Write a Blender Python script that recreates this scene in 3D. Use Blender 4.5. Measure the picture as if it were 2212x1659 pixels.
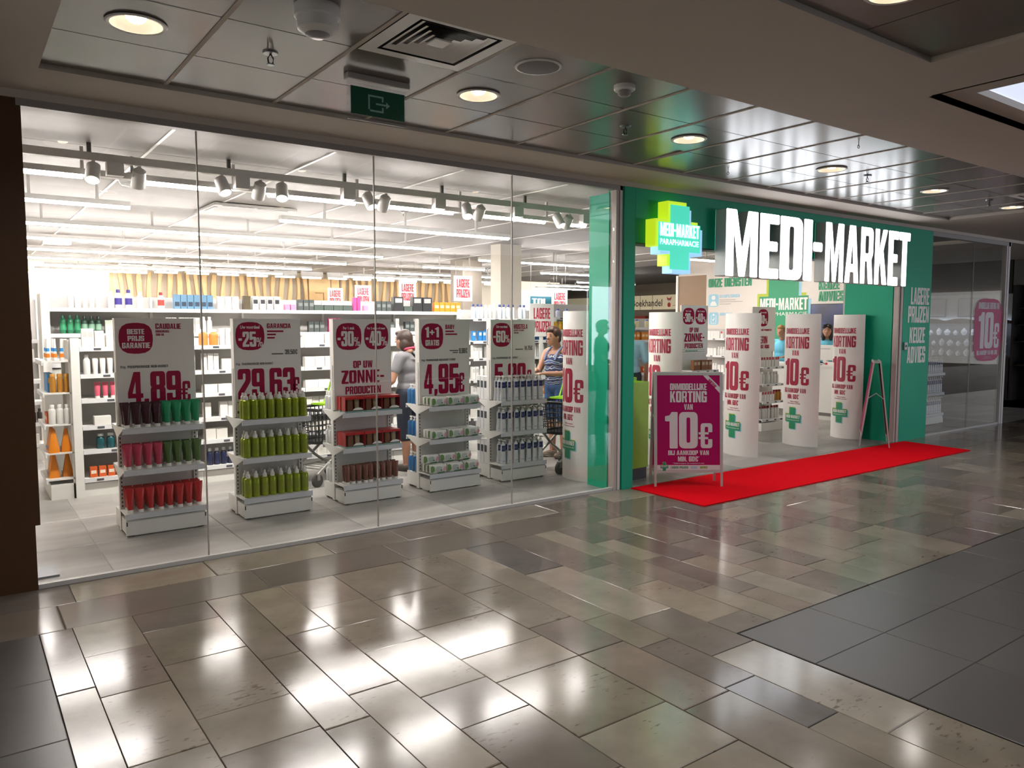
import bpy, bmesh, math, random
from mathutils import Vector, Matrix, geometry
R = math.radians
random.seed(7)
for o in list(bpy.data.objects): bpy.data.objects.remove(o)
scene = bpy.context.scene
COL = scene.collection

# ---------------------------------------------------------------- camera
cam = bpy.data.cameras.new('camera'); cam.sensor_width = 36.0; cam.lens = 1660.4/2212*36
cam.clip_start = .05; cam.clip_end = 200
camo = bpy.data.objects.new('camera', cam); COL.objects.link(camo)
camo.location = (0, 0, 1.60); camo.rotation_euler = (R(90-4.433), R(0.0), R(-36.009))
scene.camera = camo
# ---------------------------------------------------------------- world, exposure
W = bpy.data.worlds.new('world'); scene.world = W; W.use_nodes = True
W.node_tree.nodes['Background'].inputs[0].default_value = (1.0, .96, .92, 1)
W.node_tree.nodes['Background'].inputs[1].default_value = .8
scene.view_settings.view_transform = 'Standard'; scene.view_settings.look = 'None'
scene.view_settings.exposure = 0.12; scene.view_settings.gamma = 1.0
scene.view_settings.use_curve_mapping = False
TUBE = 135.0       # shop light lines
SIGN = 3.8        # lit fascia letters
DOWNW = 46.0; DOWN = 14.0        # mall downlights
SKYL = .85        # ceiling daylight panel
WIN = 9.0         # daylight window across the mall

# ---------------------------------------------------------------- materials
def lin(c):
    if isinstance(c, str):
        c = c.lstrip('#'); c = [int(c[i:i+2], 16)/255 for i in (0, 2, 4)]
    return tuple(((v/12.92) if v <= .04045 else ((v+.055)/1.055)**2.4) for v in c)
MATS = {}
def mat(name, col, rough=.5, metal=0, spec=.5, var=.05, scale=14, emit=None, es=0, alpha=None, trans=0, coat=0):
    if name in MATS: return MATS[name]
    m = bpy.data.materials.new(name); m.use_nodes = True; n = m.node_tree.nodes; l = m.node_tree.links
    b = n['Principled BSDF']; c = lin(col)
    b.inputs['Roughness'].default_value = rough; b.inputs['Metallic'].default_value = metal
    b.inputs['Specular IOR Level'].default_value = spec
    if coat: b.inputs['Coat Weight'].default_value = coat; b.inputs['Coat Roughness'].default_value = .08
    if trans: b.inputs['Transmission Weight'].default_value = trans
    if var:
        t = n.new('ShaderNodeTexCoord'); x = n.new('ShaderNodeTexNoise'); x.inputs['Scale'].default_value = scale
        x.inputs['Detail'].default_value = 3
        r = n.new('ShaderNodeMix'); r.data_type = 'RGBA'
        l.new(t.outputs['Object'], x.inputs['Vector']); l.new(x.outputs['Fac'], r.inputs['Factor'])
        r.inputs['A'].default_value = (*[v*(1-var) for v in c], 1); r.inputs['B'].default_value = (*[min(1, v*(1+var)) for v in c], 1)
        l.new(r.outputs['Result'], b.inputs['Base Color'])
    else: b.inputs['Base Color'].default_value = (*c, 1)
    if emit is not None:
        b.inputs['Emission Color'].default_value = (*lin(emit), 1); b.inputs['Emission Strength'].default_value = es
    if alpha is not None: b.inputs['Alpha'].default_value = alpha
    MATS[name] = m
    return m
def glass_mat(name, tint, ior=1.5, rough=0.0):
    m = bpy.data.materials.new(name); m.use_nodes = True; n = m.node_tree.nodes; l = m.node_tree.links
    n.remove(n['Principled BSDF']); out = n['Material Output']
    t = n.new('ShaderNodeBsdfTransparent'); t.inputs[0].default_value = (*tint, 1)
    g = n.new('ShaderNodeBsdfGlossy'); g.inputs['Roughness'].default_value = rough; g.inputs[0].default_value = (1, 1, 1, 1)
    lw = n.new('ShaderNodeLayerWeight'); lw.inputs[0].default_value = .5       # Schlick reflectance from the facing angle
    pw_ = n.new('ShaderNodeMath'); pw_.operation = 'POWER'; pw_.inputs[1].default_value = 5; l.new(lw.outputs['Facing'], pw_.inputs[0])
    f0 = ((ior-1)/(ior+1))**2; f = n.new('ShaderNodeMath'); f.operation = 'MULTIPLY_ADD'; f.inputs[1].default_value = 1-f0; f.inputs[2].default_value = f0; l.new(pw_.outputs[0], f.inputs[0])
    mx = n.new('ShaderNodeMixShader'); l.new(f.outputs[0], mx.inputs[0]); l.new(t.outputs[0], mx.inputs[1]); l.new(g.outputs[0], mx.inputs[2])
    l.new(mx.outputs[0], out.inputs[0]); MATS[name] = m
    return m
GLASS = glass_mat('pane_glass', (.965, .97, .968), 1.42)
CLEAR = glass_mat('clear_plastic', (.93, .94, .95), 1.3, .05)
WHITE = mat('white_metal', '#dcdbd6', .38, var=.02)
PLAST = mat('white_plastic', '#e2e1dd', .4, var=.02)
PAPER = mat('sign_board', '#e2dfda', .5, var=.015)
MAG = mat('magenta_print', '#98003a', .7, var=.03, spec=.2)
GREY = mat('grey_print', '#55544f', .6, var=.03)
BLACK = mat('black_plastic', '#1a1a1a', .45, var=.1)
DARK = mat('dark_slot', '#242424', .7, var=.1)
GREEN = mat('brand_green', '#08a07c', .5, var=.02, scale=3, spec=.25)
LIME = mat('lime_green', '#8dc21e', .42, var=.05)
LIMEP = mat('lime_print', '#a8b428', .5, var=.03)
SKYB = mat('skyblue_print', '#8fbfd2', .5, var=.03)
PGREEN = mat('green_print', '#1d8a60', .5, var=.03)
ALU = mat('aluminium', '#bfbdb9', .4, metal=.15, var=.03)
STEEL = mat('steel', '#8d9092', .3, metal=.9, var=.04)
CEIL = mat('ceiling_paint', '#b8aea2', .75, var=.02, scale=2)
TILEC = mat('ceiling_tile', '#766f68', .2, var=.02, scale=3, spec=.4)
WOODP = mat('brown_panel', '#4a2f16', .45, var=.12, scale=30)
WOODL = mat('light_wood', '#c9a878', .5, var=.1, scale=9)

# ---------------------------------------------------------------- mesh building
class MB:
    def __init__(s): s.v = []; s.f = []; s.m = []; s.mi = 0
    def add(s, vs, fs):
        o = len(s.v); s.v += [tuple(p) for p in vs]; s.f += [tuple(i+o for i in q) for q in fs]; s.m += [s.mi]*len(fs); return s
    def box(s, x0, x1, y0, y1, z0, z1):
        return s.add([(x0,y0,z0),(x1,y0,z0),(x1,y1,z0),(x0,y1,z0),(x0,y0,z1),(x1,y0,z1),(x1,y1,z1),(x0,y1,z1)],
                     [(0,3,2,1),(4,5,6,7),(0,1,5,4),(1,2,6,5),(2,3,7,6),(3,0,4,7)])
    def bbox(s, x0, x1, y0, y1, z0, z1, c=.004):
        # box with chamfered vertical edges and top/bottom rims
        p = [(x0+c,y0),(x1-c,y0),(x1,y0+c),(x1,y1-c),(x1-c,y1),(x0+c,y1),(x0,y1-c),(x0,y0+c)]
        cx, cy = (x0+x1)/2, (y0+y1)/2
        def ins(q): return (q[0]+(c if q[0] < cx else -c), q[1]+(c if q[1] < cy else -c))
        vs = [(*ins(q), z0) for q in p]+[(*q, z0+c) for q in p]+[(*q, z1-c) for q in p]+[(*ins(q), z1) for q in p]
        fs = [tuple(range(7, -1, -1)), tuple(range(24, 32))]
        for k in range(3):
            for i in range(8): j = (i+1) % 8; fs.append((k*8+i, k*8+j, k*8+8+j, k*8+8+i))
        return s.add(vs, fs)
    def loft(s, rings, n=14, cap=True, cx=0, cy=0, e=1.0):
        # rings: (z, rx, ry[, dx, dy]); e<1 squarer section
        o = []; fs = []
        for r in rings:
            z, rx, ry = r[:3]; dx = r[3] if len(r) > 3 else 0; dy = r[4] if len(r) > 4 else 0
            for i in range(n):
                a = 2*math.pi*i/n; ca, sa = math.cos(a), math.sin(a)
                o.append((cx+dx+rx*math.copysign(abs(ca)**e, ca), cy+dy+ry*math.copysign(abs(sa)**e, sa), z))
        for k in range(len(rings)-1):
            for i in range(n): j = (i+1) % n; fs.append((k*n+i, k*n+j, k*n+n+j, k*n+n+i))
        if cap: fs += [tuple(range(n-1, -1, -1)), tuple(range((len(rings)-1)*n, len(rings)*n))]
        return s.add(o, fs)
    def lathe(s, prof, n=14, cx=0, cy=0): return s.loft([(z, r, r) for r, z in prof], n, True, cx, cy)
    def tube(s, pts, r, n=8, closed=False):
        pts = [Vector(p) for p in pts]; N = len(pts); vs = []; fs = []
        for i, p in enumerate(pts):
            a = pts[(i-1) % N] if (closed or i) else p; b = pts[(i+1) % N] if (closed or i < N-1) else p
            d = (b-a).normalized(); up = Vector((0,0,1)) if abs(d.z) < .9 else Vector((1,0,0))
            u = d.cross(up).normalized(); w = u.cross(d)
            rr = r[i] if isinstance(r, (list, tuple)) else r
            for k in range(n): t = 2*math.pi*k/n; vs.append(p+u*rr*math.cos(t)+w*rr*math.sin(t))
        for i in range(N if closed else N-1):
            for k in range(n): a = i*n; b = ((i+1) % N)*n; j = (k+1) % n; fs.append((a+k, a+j, b+j, b+k))
        if not closed: fs += [tuple(range(n-1, -1, -1)), tuple(range((N-1)*n, N*n))]
        return s.add(vs, fs)
    def prism(s, poly, z0, z1, ax='z'):
        # extrude a polygon (list of 2d) ; ax: plane normal
        n = len(poly)
        def P(a, b, c): return {'z': (a, b, c), 'y': (a, c, b), 'x': (c, a, b)}[ax]
        vs = [P(a, b, z0) for a, b in poly]+[P(a, b, z1) for a, b in poly]
        fs = [tuple(range(n-1, -1, -1)), tuple(range(n, 2*n))]+[(i, (i+1) % n, n+(i+1) % n, n+i) for i in range(n)]
        return s.add(vs, fs)
    def sphere(s, c, r, n=12, m=8, sc=(1,1,1)):
        rings = [(c[2]-r*sc[2]*math.cos(math.pi*k/m), max(1e-4, r*sc[0]*math.sin(math.pi*k/m)), max(1e-4, r*sc[1]*math.sin(math.pi*k/m))) for k in range(m+1)]
        return s.loft(rings, n, True, c[0], c[1])
    def mesh(s, name, mats, smooth=True):
        me = bpy.data.meshes.new(name); me.from_pydata(s.v, [], s.f)
        for m in (mats if isinstance(mats, (list, tuple)) else [mats]): me.materials.append(m)
        if any(s.m): me.polygons.foreach_set('material_index', s.m)
        bm = bmesh.new(); bm.from_mesh(me); bmesh.ops.recalc_face_normals(bm, faces=bm.faces); bm.to_mesh(me); bm.free()
        if smooth:
            try: me.shade_smooth(); me.set_sharp_from_angle(angle=R(35))
            except Exception: pass
        me.update(); return me
def obj(name, me, parent=None, loc=(0,0,0), rz=0, scale=None):
    o = bpy.data.objects.new(name, me); COL.objects.link(o); o.location = loc; o.rotation_euler = (0, 0, rz)
    if scale: o.scale = scale
    if parent: o.parent = parent
    return o
def tag(o, label=None, cat=None, group=None, kind=None):
    if label: o['label'] = label
    if cat: o['category'] = cat
    if group: o['group'] = group
    if kind: o['kind'] = kind
    return o
def thing(name, label, cat, loc=(0,0,0), rz=0, group=None):
    return tag(obj(name, None, None, loc, rz), label, cat, group)
def struct(name, mb, m, label=None): return tag(obj(name, mb.mesh(name, m)), label, None, None, 'structure')
def part(name, mb, m, parent, label=None, loc=(0,0,0), rz=0, smooth=True):
    o = obj(name, mb.mesh(name, m, smooth), parent, loc, rz)
    if label: o['label'] = label
    return o
def B(*a): return MB().box(*a)
def copy_tree(o, parent=None):
    c = o.copy(); COL.objects.link(c); c.parent = parent
    for ch in KIDS.get(o.name, ()): copy_tree(ch, c)
    return c
KIDS = {}
def remember(root):
    KIDS[root.name] = [c for c in bpy.data.objects if c.parent == root]
    for c in KIDS[root.name]:
        g = [d for d in bpy.data.objects if d.parent == c]
        if g: KIDS[c.name] = g
ORD = ['first','second','third','fourth','fifth','sixth','seventh','eighth','ninth','tenth','eleventh','twelfth','thirteenth','fourteenth','fifteenth','sixteenth','seventeenth','eighteenth','nineteenth','twentieth']
ORD += ['twenty-'+w for w in ORD[:9]]+['thirtieth']+['thirty-'+w for w in ORD[:9]]

# ---------------------------------------------------------------- lettering: a bold condensed alphabet drawn as outlines
def rnd(pts):
    out = []; n = len(pts)
    for i, p in enumerate(pts):
        r = p[2] if len(p) > 2 else .012
        a = Vector(pts[i-1][:2]); b = Vector(p[:2]); c = Vector(pts[(i+1) % n][:2])
        d1 = (a-b); d2 = (c-b); l1, l2 = d1.length, d2.length
        r = min(r, .49*l1, .49*l2)
        if r < 1e-4: out.append((b.x, b.y)); continue
        A = b+d1/l1*r; C = b+d2/l2*r; k = 4 if r > .03 else 1
        for j in range(k+1):
            t = j/k; q = A*(1-t)**2+b*2*t*(1-t)+C*t*t; out.append((q.x, q.y))
    return out
def rr(x0, y0, x1, y1, r): return [(x0,y0,r),(x1,y0,r),(x1,y1,r),(x0,y1,r)]
w, s, b, ro, ri = .46, .165, .145, .12, .05
_six = [(0,0,ro),(w,0,ro),(w,.6,.1),(s,.6),(s,1-b,ri),(w-s,1-b,ri),(w-s,.7),(w,.7),(w,1,ro),(0,1,ro)]
_eight = [(0,0,ro),(w,0,ro),(w,.46,.07),(w-.045,.51,.02),(w,.56,.07),(w,1,ro),(0,1,ro),(0,.56,.07),(.045,.51,.02),(0,.46,.07)]
_c = [(0,0,ro),(w,0,ro),(w,.36),(w-s,.36),(w-s,b,ri),(s,b,ri),(s,1-b,ri),(w-s,1-b,ri),(w-s,.64),(w,.64),(w,1,ro),(0,1,ro)]
def rot180(c): return [(w-p[0], 1-p[1], *p[2:]) for p in c]
G = {
'A': (.5, [[(0,0),(.165,0),(.19,.19),(.31,.19),(.335,0),(.5,0),(.36,1),(.14,1)], [(.21,.33),(.29,.33),(.25,.72)]]),
'B': (w, [[(0,0),(w,0,ro),(w,.46,.07),(w-.045,.51,.02),(w,.56,.07),(w,1,ro),(0,1)], rr(s,b,w-s,.44,.03), rr(s,.575,w-s,1-b,.03)]),
'C': (w, [_c]),
'D': (w, [[(0,0),(w,0,.15),(w,1,.15),(0,1)], rr(s,b,w-s,1-b,.05)]),
'E': (.37, [[(0,0),(.37,0),(.37,b),(s,b),(s,.43),(.34,.43),(.34,.57),(s,.57),(s,1-b),(.37,1-b),(.37,1),(0,1)]]),
'F': (.36, [[(0,0),(s,0),(s,.42),(.33,.42),(.33,.56),(s,.56),(s,1-b),(.36,1-b),(.36,1),(0,1)]]),
'G': (w, [[(0,0,ro),(w,0,ro),(w,.53),(.24,.53),(.24,.40),(w-s,.40),(w-s,b,ri),(s,b,ri),(s,1-b,ri),(w-s,1-b,ri),(w-s,.67),(w,.67),(w,1,ro),(0,1,ro)]]),
'H': (w, [[(0,0),(s,0),(s,.43),(w-s,.43),(w-s,0),(w,0),(w,1),(w-s,1),(w-s,.57),(s,.57),(s,1),(0,1)]]),
'I': (s, [[(0,0),(s,0),(s,1),(0,1)]]),
'J': (.38, [[(0,0,ro),(.38,0,ro),(.38,1),(.38-s,1),(.38-s,b,.03),(.14,b,.03),(.14,.3),(0,.3)]]),
'K': (.48, [[(0,0),(s,0),(s,.30),(.205,.42),(.295,0),(.48,0),(.325,.62),(.475,1),(.295,1),(s,.62),(s,1),(0,1)]]),
'L': (.35, [[(0,0),(.35,0),(.35,b),(s,b),(s,1),(0,1)]]),
'M': (.62, [[(0,0),(.15,0),(.15,.68),(.25,0),(.37,0),(.47,.68),(.47,0),(.62,0),(.62,1),(.42,1),(.31,.42),(.20,1),(0,1)]]),
'N': (.47, [[(0,0),(.15,0),(.15,.58),(.30,0),(.47,0),(.47,1),(.32,1),(.32,.42),(.17,1),(0,1)]]),
'O': (w, [rr(0,0,w,1,ro+.02), rr(s,b,w-s,1-b,.055)]),
'P': (w, [[(0,0),(s,0),(s,.38),(w,.38,ro),(w,1,ro),(0,1)], rr(s,.52,w-s,1-b,.04)]),
'R': (.475, [[(0,0),(s,0),(s,.40),(.235,.40),(.30,0),(.475,0),(.40,.44,.03),(w,.52,.06),(w,1,ro),(0,1)], rr(s,.54,w-s,1-b,.04)]),
'S': (w, [[(0,0,ro),(w,0,ro),(w,.57,.1),(s,.57,.03),(s,1-b,.04),(w-s,1-b,.04),(w-s,.69),(w,.69),(w,1,ro),(0,1,ro),(0,.43,.1),(w-s,.43,.03),(w-s,b,.04),(s,b,.04),(s,.31),(0,.31)]]),
'T': (.42, [[(.128,0),(.292,0),(.292,1-b),(.42,1-b),(.42,1),(0,1),(0,1-b),(.128,1-b)]]),
'U': (w, [[(0,0,ro),(w,0,ro),(w,1),(w-s,1),(w-s,b,ri),(s,b,ri),(s,1),(0,1)]]),
'V': (.49, [[(.15,0),(.34,0),(.49,1),(.32,1),(.245,.3),(.17,1),(0,1)]]),
'W': (.7, [[(.10,0),(.29,0),(.35,.5),(.41,0),(.60,0),(.70,1),(.54,1),(.495,.36),(.43,1),(.27,1),(.205,.36),(.16,1),(0,1)]]),
'X': (.48, [[(0,0),(.17,0),(.24,.3),(.31,0),(.48,0),(.335,.5),(.475,1),(.31,1),(.24,.7),(.17,1),(.005,1),(.145,.5)]]),
'Y': (.48, [[(.157,0),(.323,0),(.323,.38),(.48,1),(.31,1),(.24,.6),(.17,1),(0,1),(.157,.38)]]),
'Z': (.42, [[(0,0),(.42,0),(.42,b),(.19,b),(.42,.82),(.42,1),(0,1),(0,1-b),(.23,1-b),(0,.18)]]),
'0': (w, [rr(0,0,w,1,ro+.02), rr(s,b,w-s,1-b,.055)]),
'1': (.3, [[(.12,0),(.3,0),(.3,1),(.17,1),(.12,.9,.05),(0,.88),(0,.75),(.12,.75)]]),
'2': (w, [[(0,0),(w,0),(w,b),(.19,b),(.20,.21),(w,.58,.08),(w,1,ro),(0,1,ro),(0,.66),(s,.66),(s,1-b,ri),(w-s,1-b,ri),(w-s,.62,.05),(0,.22,.03)]]),
'3': (w, [[(0,0,ro),(w,0,ro),(w,.46,.07),(w-.045,.51,.02),(w,.56,.07),(w,1,ro),(0,1,ro),(0,.68),(s,.68),(s,1-b,ri),(w-s,1-b,ri),(w-s,.58,.03),(.17,.58),(.17,.44),(w-s,.44,.03),(w-s,b,ri),(s,b,ri),(s,.32),(0,.32)]]),
'4': (.49, [[(.25,0),(.415,0),(.415,.19),(.49,.19),(.49,.33),(.415,.33),(.415,1),(.2,1),(0,.36),(0,.19),(.25,.19)], [(.145,.33),(.25,.33),(.25,.7)]]),
'5': (w, [[(0,0,ro),(w,0,ro),(w,.65,.1),(s,.65),(s,1-b),(w-.03,1-b),(w-.03,1),(.01,1),(0,.45),(s,.45),(s,.5,.02),(w-s,.5,.03),(w-s,b,ri),(s,b,ri),(s,.3),(0,.3)]]),
'6': (w, [_six, rr(s,b,w-s,.46,.04)]),
'7': (w, [[(.08,0),(.26,0),(w,.84),(w,1),(0,1),(0,1-b),(.27,1-b)]]),
'8': (w, [_eight, rr(s,b,w-s,.44,.04), rr(s,.575,w-s,1-b,.04)]),
'9': (w, [rot180(_six), rr(s,.54,w-s,1-b,.04)]),
'€': (.54, [[(p[0]+.08, *p[1:]) for p in _c], [(0,.36),(.08,.36),(.08,.45),(0,.45)], [(0,.55),(.08,.55),(.08,.64),(0,.64)], [(.245,.36),(.38,.36),(.37,.45),(.245,.45)], [(.245,.55),(.40,.55),(.39,.64),(.245,.64)]]),
'%': (.6, [rr(0,.5,.25,1,.07), rr(.09,.6,.16,.9,.02), rr(.35,0,.6,.5,.07), rr(.44,.1,.51,.4,.02), [(.13,0),(.22,0),(.47,1),(.38,1)]]),
'-': (.26, [[(0,.38),(.26,.38),(.26,.53),(0,.53)]]),
'.': (.15, [[(0,0),(.15,0),(.15,.16),(0,.16)]]),
',': (.15, [[(0,-.1),(.07,-.1),(.15,.03),(.15,.16),(0,.16)]]),
'+': (.42, [[(.15,.25),(.27,.25),(.27,.42),(.42,.42),(.42,.55),(.27,.55),(.27,.72),(.15,.72),(.15,.55),(0,.55),(0,.42),(.15,.42)]]),
'*': (.14, [[(.04,.8),(.1,.8),(.14,.9),(.1,1),(.04,1),(0,.9)]]),
'&': (.5, [[(0,0,ro),(.34,0,.06),(.40,.08),(.5,.0),(.5,.16),(.44,.22),(.46,.4),(.32,.4),(.3,.3),(.2,.52),(.3,.6),(.34,.75),(.34,1,ro),(.05,1,ro),(.05,.65,.06),(.1,.55),(0,.42,.06)]]),
'i': (.15, [[(0,0),(.15,0),(.15,.7),(0,.7)], [(0,.8),(.15,.8),(.15,1),(0,1)]]),
}
_gc = {}
def glyph(ch):
    if ch not in _gc:
        wd, cs = G[ch]; cs = [rnd(c) for c in cs]
        def contains(p, c):
            k = False
            for i in range(len(c)):
                (x1, y1), (x2, y2) = c[i-1], c[i]
                if (y1 > p[1]) != (y2 > p[1]) and p[0] < (x2-x1)*(p[1]-y1)/(y2-y1)+x1: k = not k
            return k
        def grow(c, d):
            n_ = len(c); ar = sum(c[i-1][0]*c[i][1]-c[i][0]*c[i-1][1] for i in range(n_)); sg_ = 1 if ar > 0 else -1; o = []
            for i in range(n_):
                a, q, e = Vector(c[i-1]), Vector(c[i]), Vector(c[(i+1) % n_]); u = (q-a).normalized(); v = (e-q).normalized()
                n1 = Vector((u.y, -u.x))*sg_; n2 = Vector((v.y, -v.x))*sg_; m = n1+n2
                if m.length < .3: o.append((q.x, q.y)); continue
                m.normalize(); k = min(1.6, 1/max(.3, m.dot(n1))); o.append((q.x+m.x*d*k, max(-.1, min(1.0, q.y+m.y*d*.45*k)) if ch != ',' else q.y))
            return o
        if ch in 'BCDEFGHIJLOPSTUZ012356789': cs = [grow(c, -.016 if any(contains(c[0], k) for k in cs if k is not c) else .016) for c in cs]
        # flat list + triangles; separate islands are tessellated together (even-odd)
        vv = [Vector((x, y, 0)) for c in cs for x, y in c]
        tri = []; off = [0]
        for c in cs: off.append(off[-1]+len(c))
        def inside(p, c):
            k = False
            for i in range(len(c)):
                (x1, y1), (x2, y2) = c[i-1], c[i]
                if (y1 > p[1]) != (y2 > p[1]) and p[0] < (x2-x1)*(p[1]-y1)/(y2-y1)+x1: k = not k
            return k
        par = [next((j for j in range(len(cs)) if j != i and inside(cs[i][0], cs[j])), None) for i in range(len(cs))]
        for i in range(len(cs)):
            if par[i] is not None: continue
            grp = [i]+[j for j in range(len(cs)) if par[j] == i]; idx = [off[g]+k for g in grp for k in range(len(cs[g]))]
            tri += [tuple(idx[q] for q in t_) for t_ in geometry.tessellate_polygon([[Vector((x, y, 0)) for x, y in cs[g]] for g in grp])]
        _gc[ch] = (wd, cs, vv, tri)
    return _gc[ch]
def text_width(t, h, k=1.0, track=.068): 
    x = 0
    for ch in t: x += ((G[ch][0] if ch in G else .2)+track)*h*k
    return x-track*h*k
def put(mb, t, x, z, h, k=1.0, width=None, align='l', y=0, track=.068, depth=0, fn=None, small_after=None, smh=.6):
    """add a line of lettering facing -y : x left / centre, z baseline, h cap height, k width factor or fitted width"""
    if width: k = width/text_width(t, h, 1.0, track)
    tw = text_width(t, h, k, track)
    if align == 'c': x -= tw/2
    if align == 'r': x -= tw
    for ch in t:
        if ch not in G: x += (.2+track)*h*k; continue
        wd, cs, vv, tri = glyph(ch)
        P = [(x+p.x*h*k, z+p.y*h) for p in vv]
        if fn: V3 = [fn(a, c) for a, c in P]
        else: V3 = [(a, y, c) for a, c in P]
        mb.mi = 0; mb.add(V3, [tuple(q) for q in tri])
        if depth:
            n = len(P); mb.mi = 1; i0 = 0; vs = [(a, y, c) for a, c in P]+[(a, y+depth, c) for a, c in P]; fs = []
            for c in cs:
                m = len(c)
                for i in range(m): j = (i+1) % m; fs.append((i0+i, i0+j, n+i0+j, n+i0+i))
                i0 += m
            mb.add(vs, fs); mb.mi = 0
        x += (wd+track)*h*k
    return mb
_fc = {}
def small(mb, t, x, z, h, width=None, align='l', y=0, bold=0, fn=None, sx=1.0):
    """plain sans lettering with Blender's built-in font (lower case, thin caps)"""
    key = (t, bold)
    if key not in _fc:
        cu = bpy.data.curves.new('tmp', 'FONT'); cu.body = t; cu.size = 1; cu.offset = bold; cu.resolution_u = 2
        ob = bpy.data.objects.new('tmp', cu); COL.objects.link(ob)
        bpy.context.view_layer.update()
        dg = bpy.context.evaluated_depsgraph_get(); me = bpy.data.meshes.new_from_object(ob.evaluated_get(dg))
        vs = [tuple(q.co[:2]) for q in me.vertices]; fs = [tuple(p.vertices) for p in me.polygons]
        bpy.data.objects.remove(ob); bpy.data.curves.remove(cu); bpy.data.meshes.remove(me)
        _fc[key] = (vs, fs)
    vs, fs = _fc[key]
    x0 = min(p[0] for p in vs); x1 = max(p[0] for p in vs); k = h/.73; kx = k*sx
    if width: kx = width/(x1-x0)
    tw = (x1-x0)*kx
    if align == 'c': x -= tw/2
    if align == 'r': x -= tw
    P = [(x+(p[0]-x0)*kx, z+p[1]*k) for p in vs]
    mb.add([fn(a, c) if fn else (a, y, c) for a, c in P], fs); return mb
def flat(mb, pts, y=0, fn=None):
    """filled outline facing -y, pts (x,z[,r])"""
    c = rnd([(p[0], p[1], p[2] if len(p) > 2 else 0) for p in pts])
    tri = geometry.tessellate_polygon([[Vector((a, d, 0)) for a, d in c]])
    mb.add([fn(a, d) if fn else (a, y, d) for a, d in c], [tuple(q) for q in tri]); return mb
def cross_pts(cx, cz, W_, H_, a=.36, hb=.36):
    x0, x1, z0, z1 = cx-W_/2, cx+W_/2, cz-H_/2, cz+H_/2; ax = W_*a/2+W_*.02; az = H_*hb/2
    return [(cx-ax,z0),(cx+ax,z0),(cx+ax,cz-az),(x1,cz-az),(x1,cz+az),(cx+ax,cz+az),(cx+ax,z1),(cx-ax,z1),(cx-ax,cz+az),(x0,cz+az),(x0,cz-az),(cx-ax,cz-az)]
def wrap(mb, fn, step=.02):
    """cut a flat print (x,0,z) into narrow strips and lay it on the curved surface fn(x,z)"""
    bm = bmesh.new(); vs = [bm.verts.new(v) for v in mb.v]
    for f in mb.f:
        try: bm.faces.new([vs[i] for i in f])
        except ValueError: pass
    x = min(v[0] for v in mb.v)+step; x1 = max(v[0] for v in mb.v)
    while x < x1:
        bmesh.ops.bisect_plane(bm, geom=bm.verts[:]+bm.edges[:]+bm.faces[:], plane_co=(x, 0, 0), plane_no=(1, 0, 0)); x += step
    bm.verts.index_update(); o = MB(); o.add([fn(v.co.x, v.co.z) for v in bm.verts], [tuple(v.index for v in f.verts) for f in bm.faces]); bm.free()
    return o
def print_cross(par, cx, cz, W_, fn=None, y0=0, sy=-1):
    """three-layer printed cross with its two lines of lettering"""
    H_ = W_*1.13; d = W_*.06
    def lay_(mb, k): return wrap(mb, lambda a, c: (lambda q: (q[0], q[1]+sy*.0006*k, q[2]))(fn(a, c)))
    part('cross_lime', lay_(flat(MB(), cross_pts(cx-d*.5, cz+d*.6, W_, H_)), 1), LIMEP, par)
    part('cross_blue', lay_(flat(MB(), cross_pts(cx+d*.8, cz-d*.6, W_, H_)), 2), SKYB, par)
    part('cross_green', lay_(flat(MB(), cross_pts(cx, cz, W_, H_)), 3), PGREEN, par)
    t = MB(); put(t, 'MEDI-MARKET', cx, cz+H_*.0, H_*.15, width=W_*.9, align='c')
    small(t, 'PARAPHARMACIE', cx, cz-H_*.11, H_*.055, width=W_*.86, align='c')
    part('cross_lettering', lay_(t, 4), PAPER, par)
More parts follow.
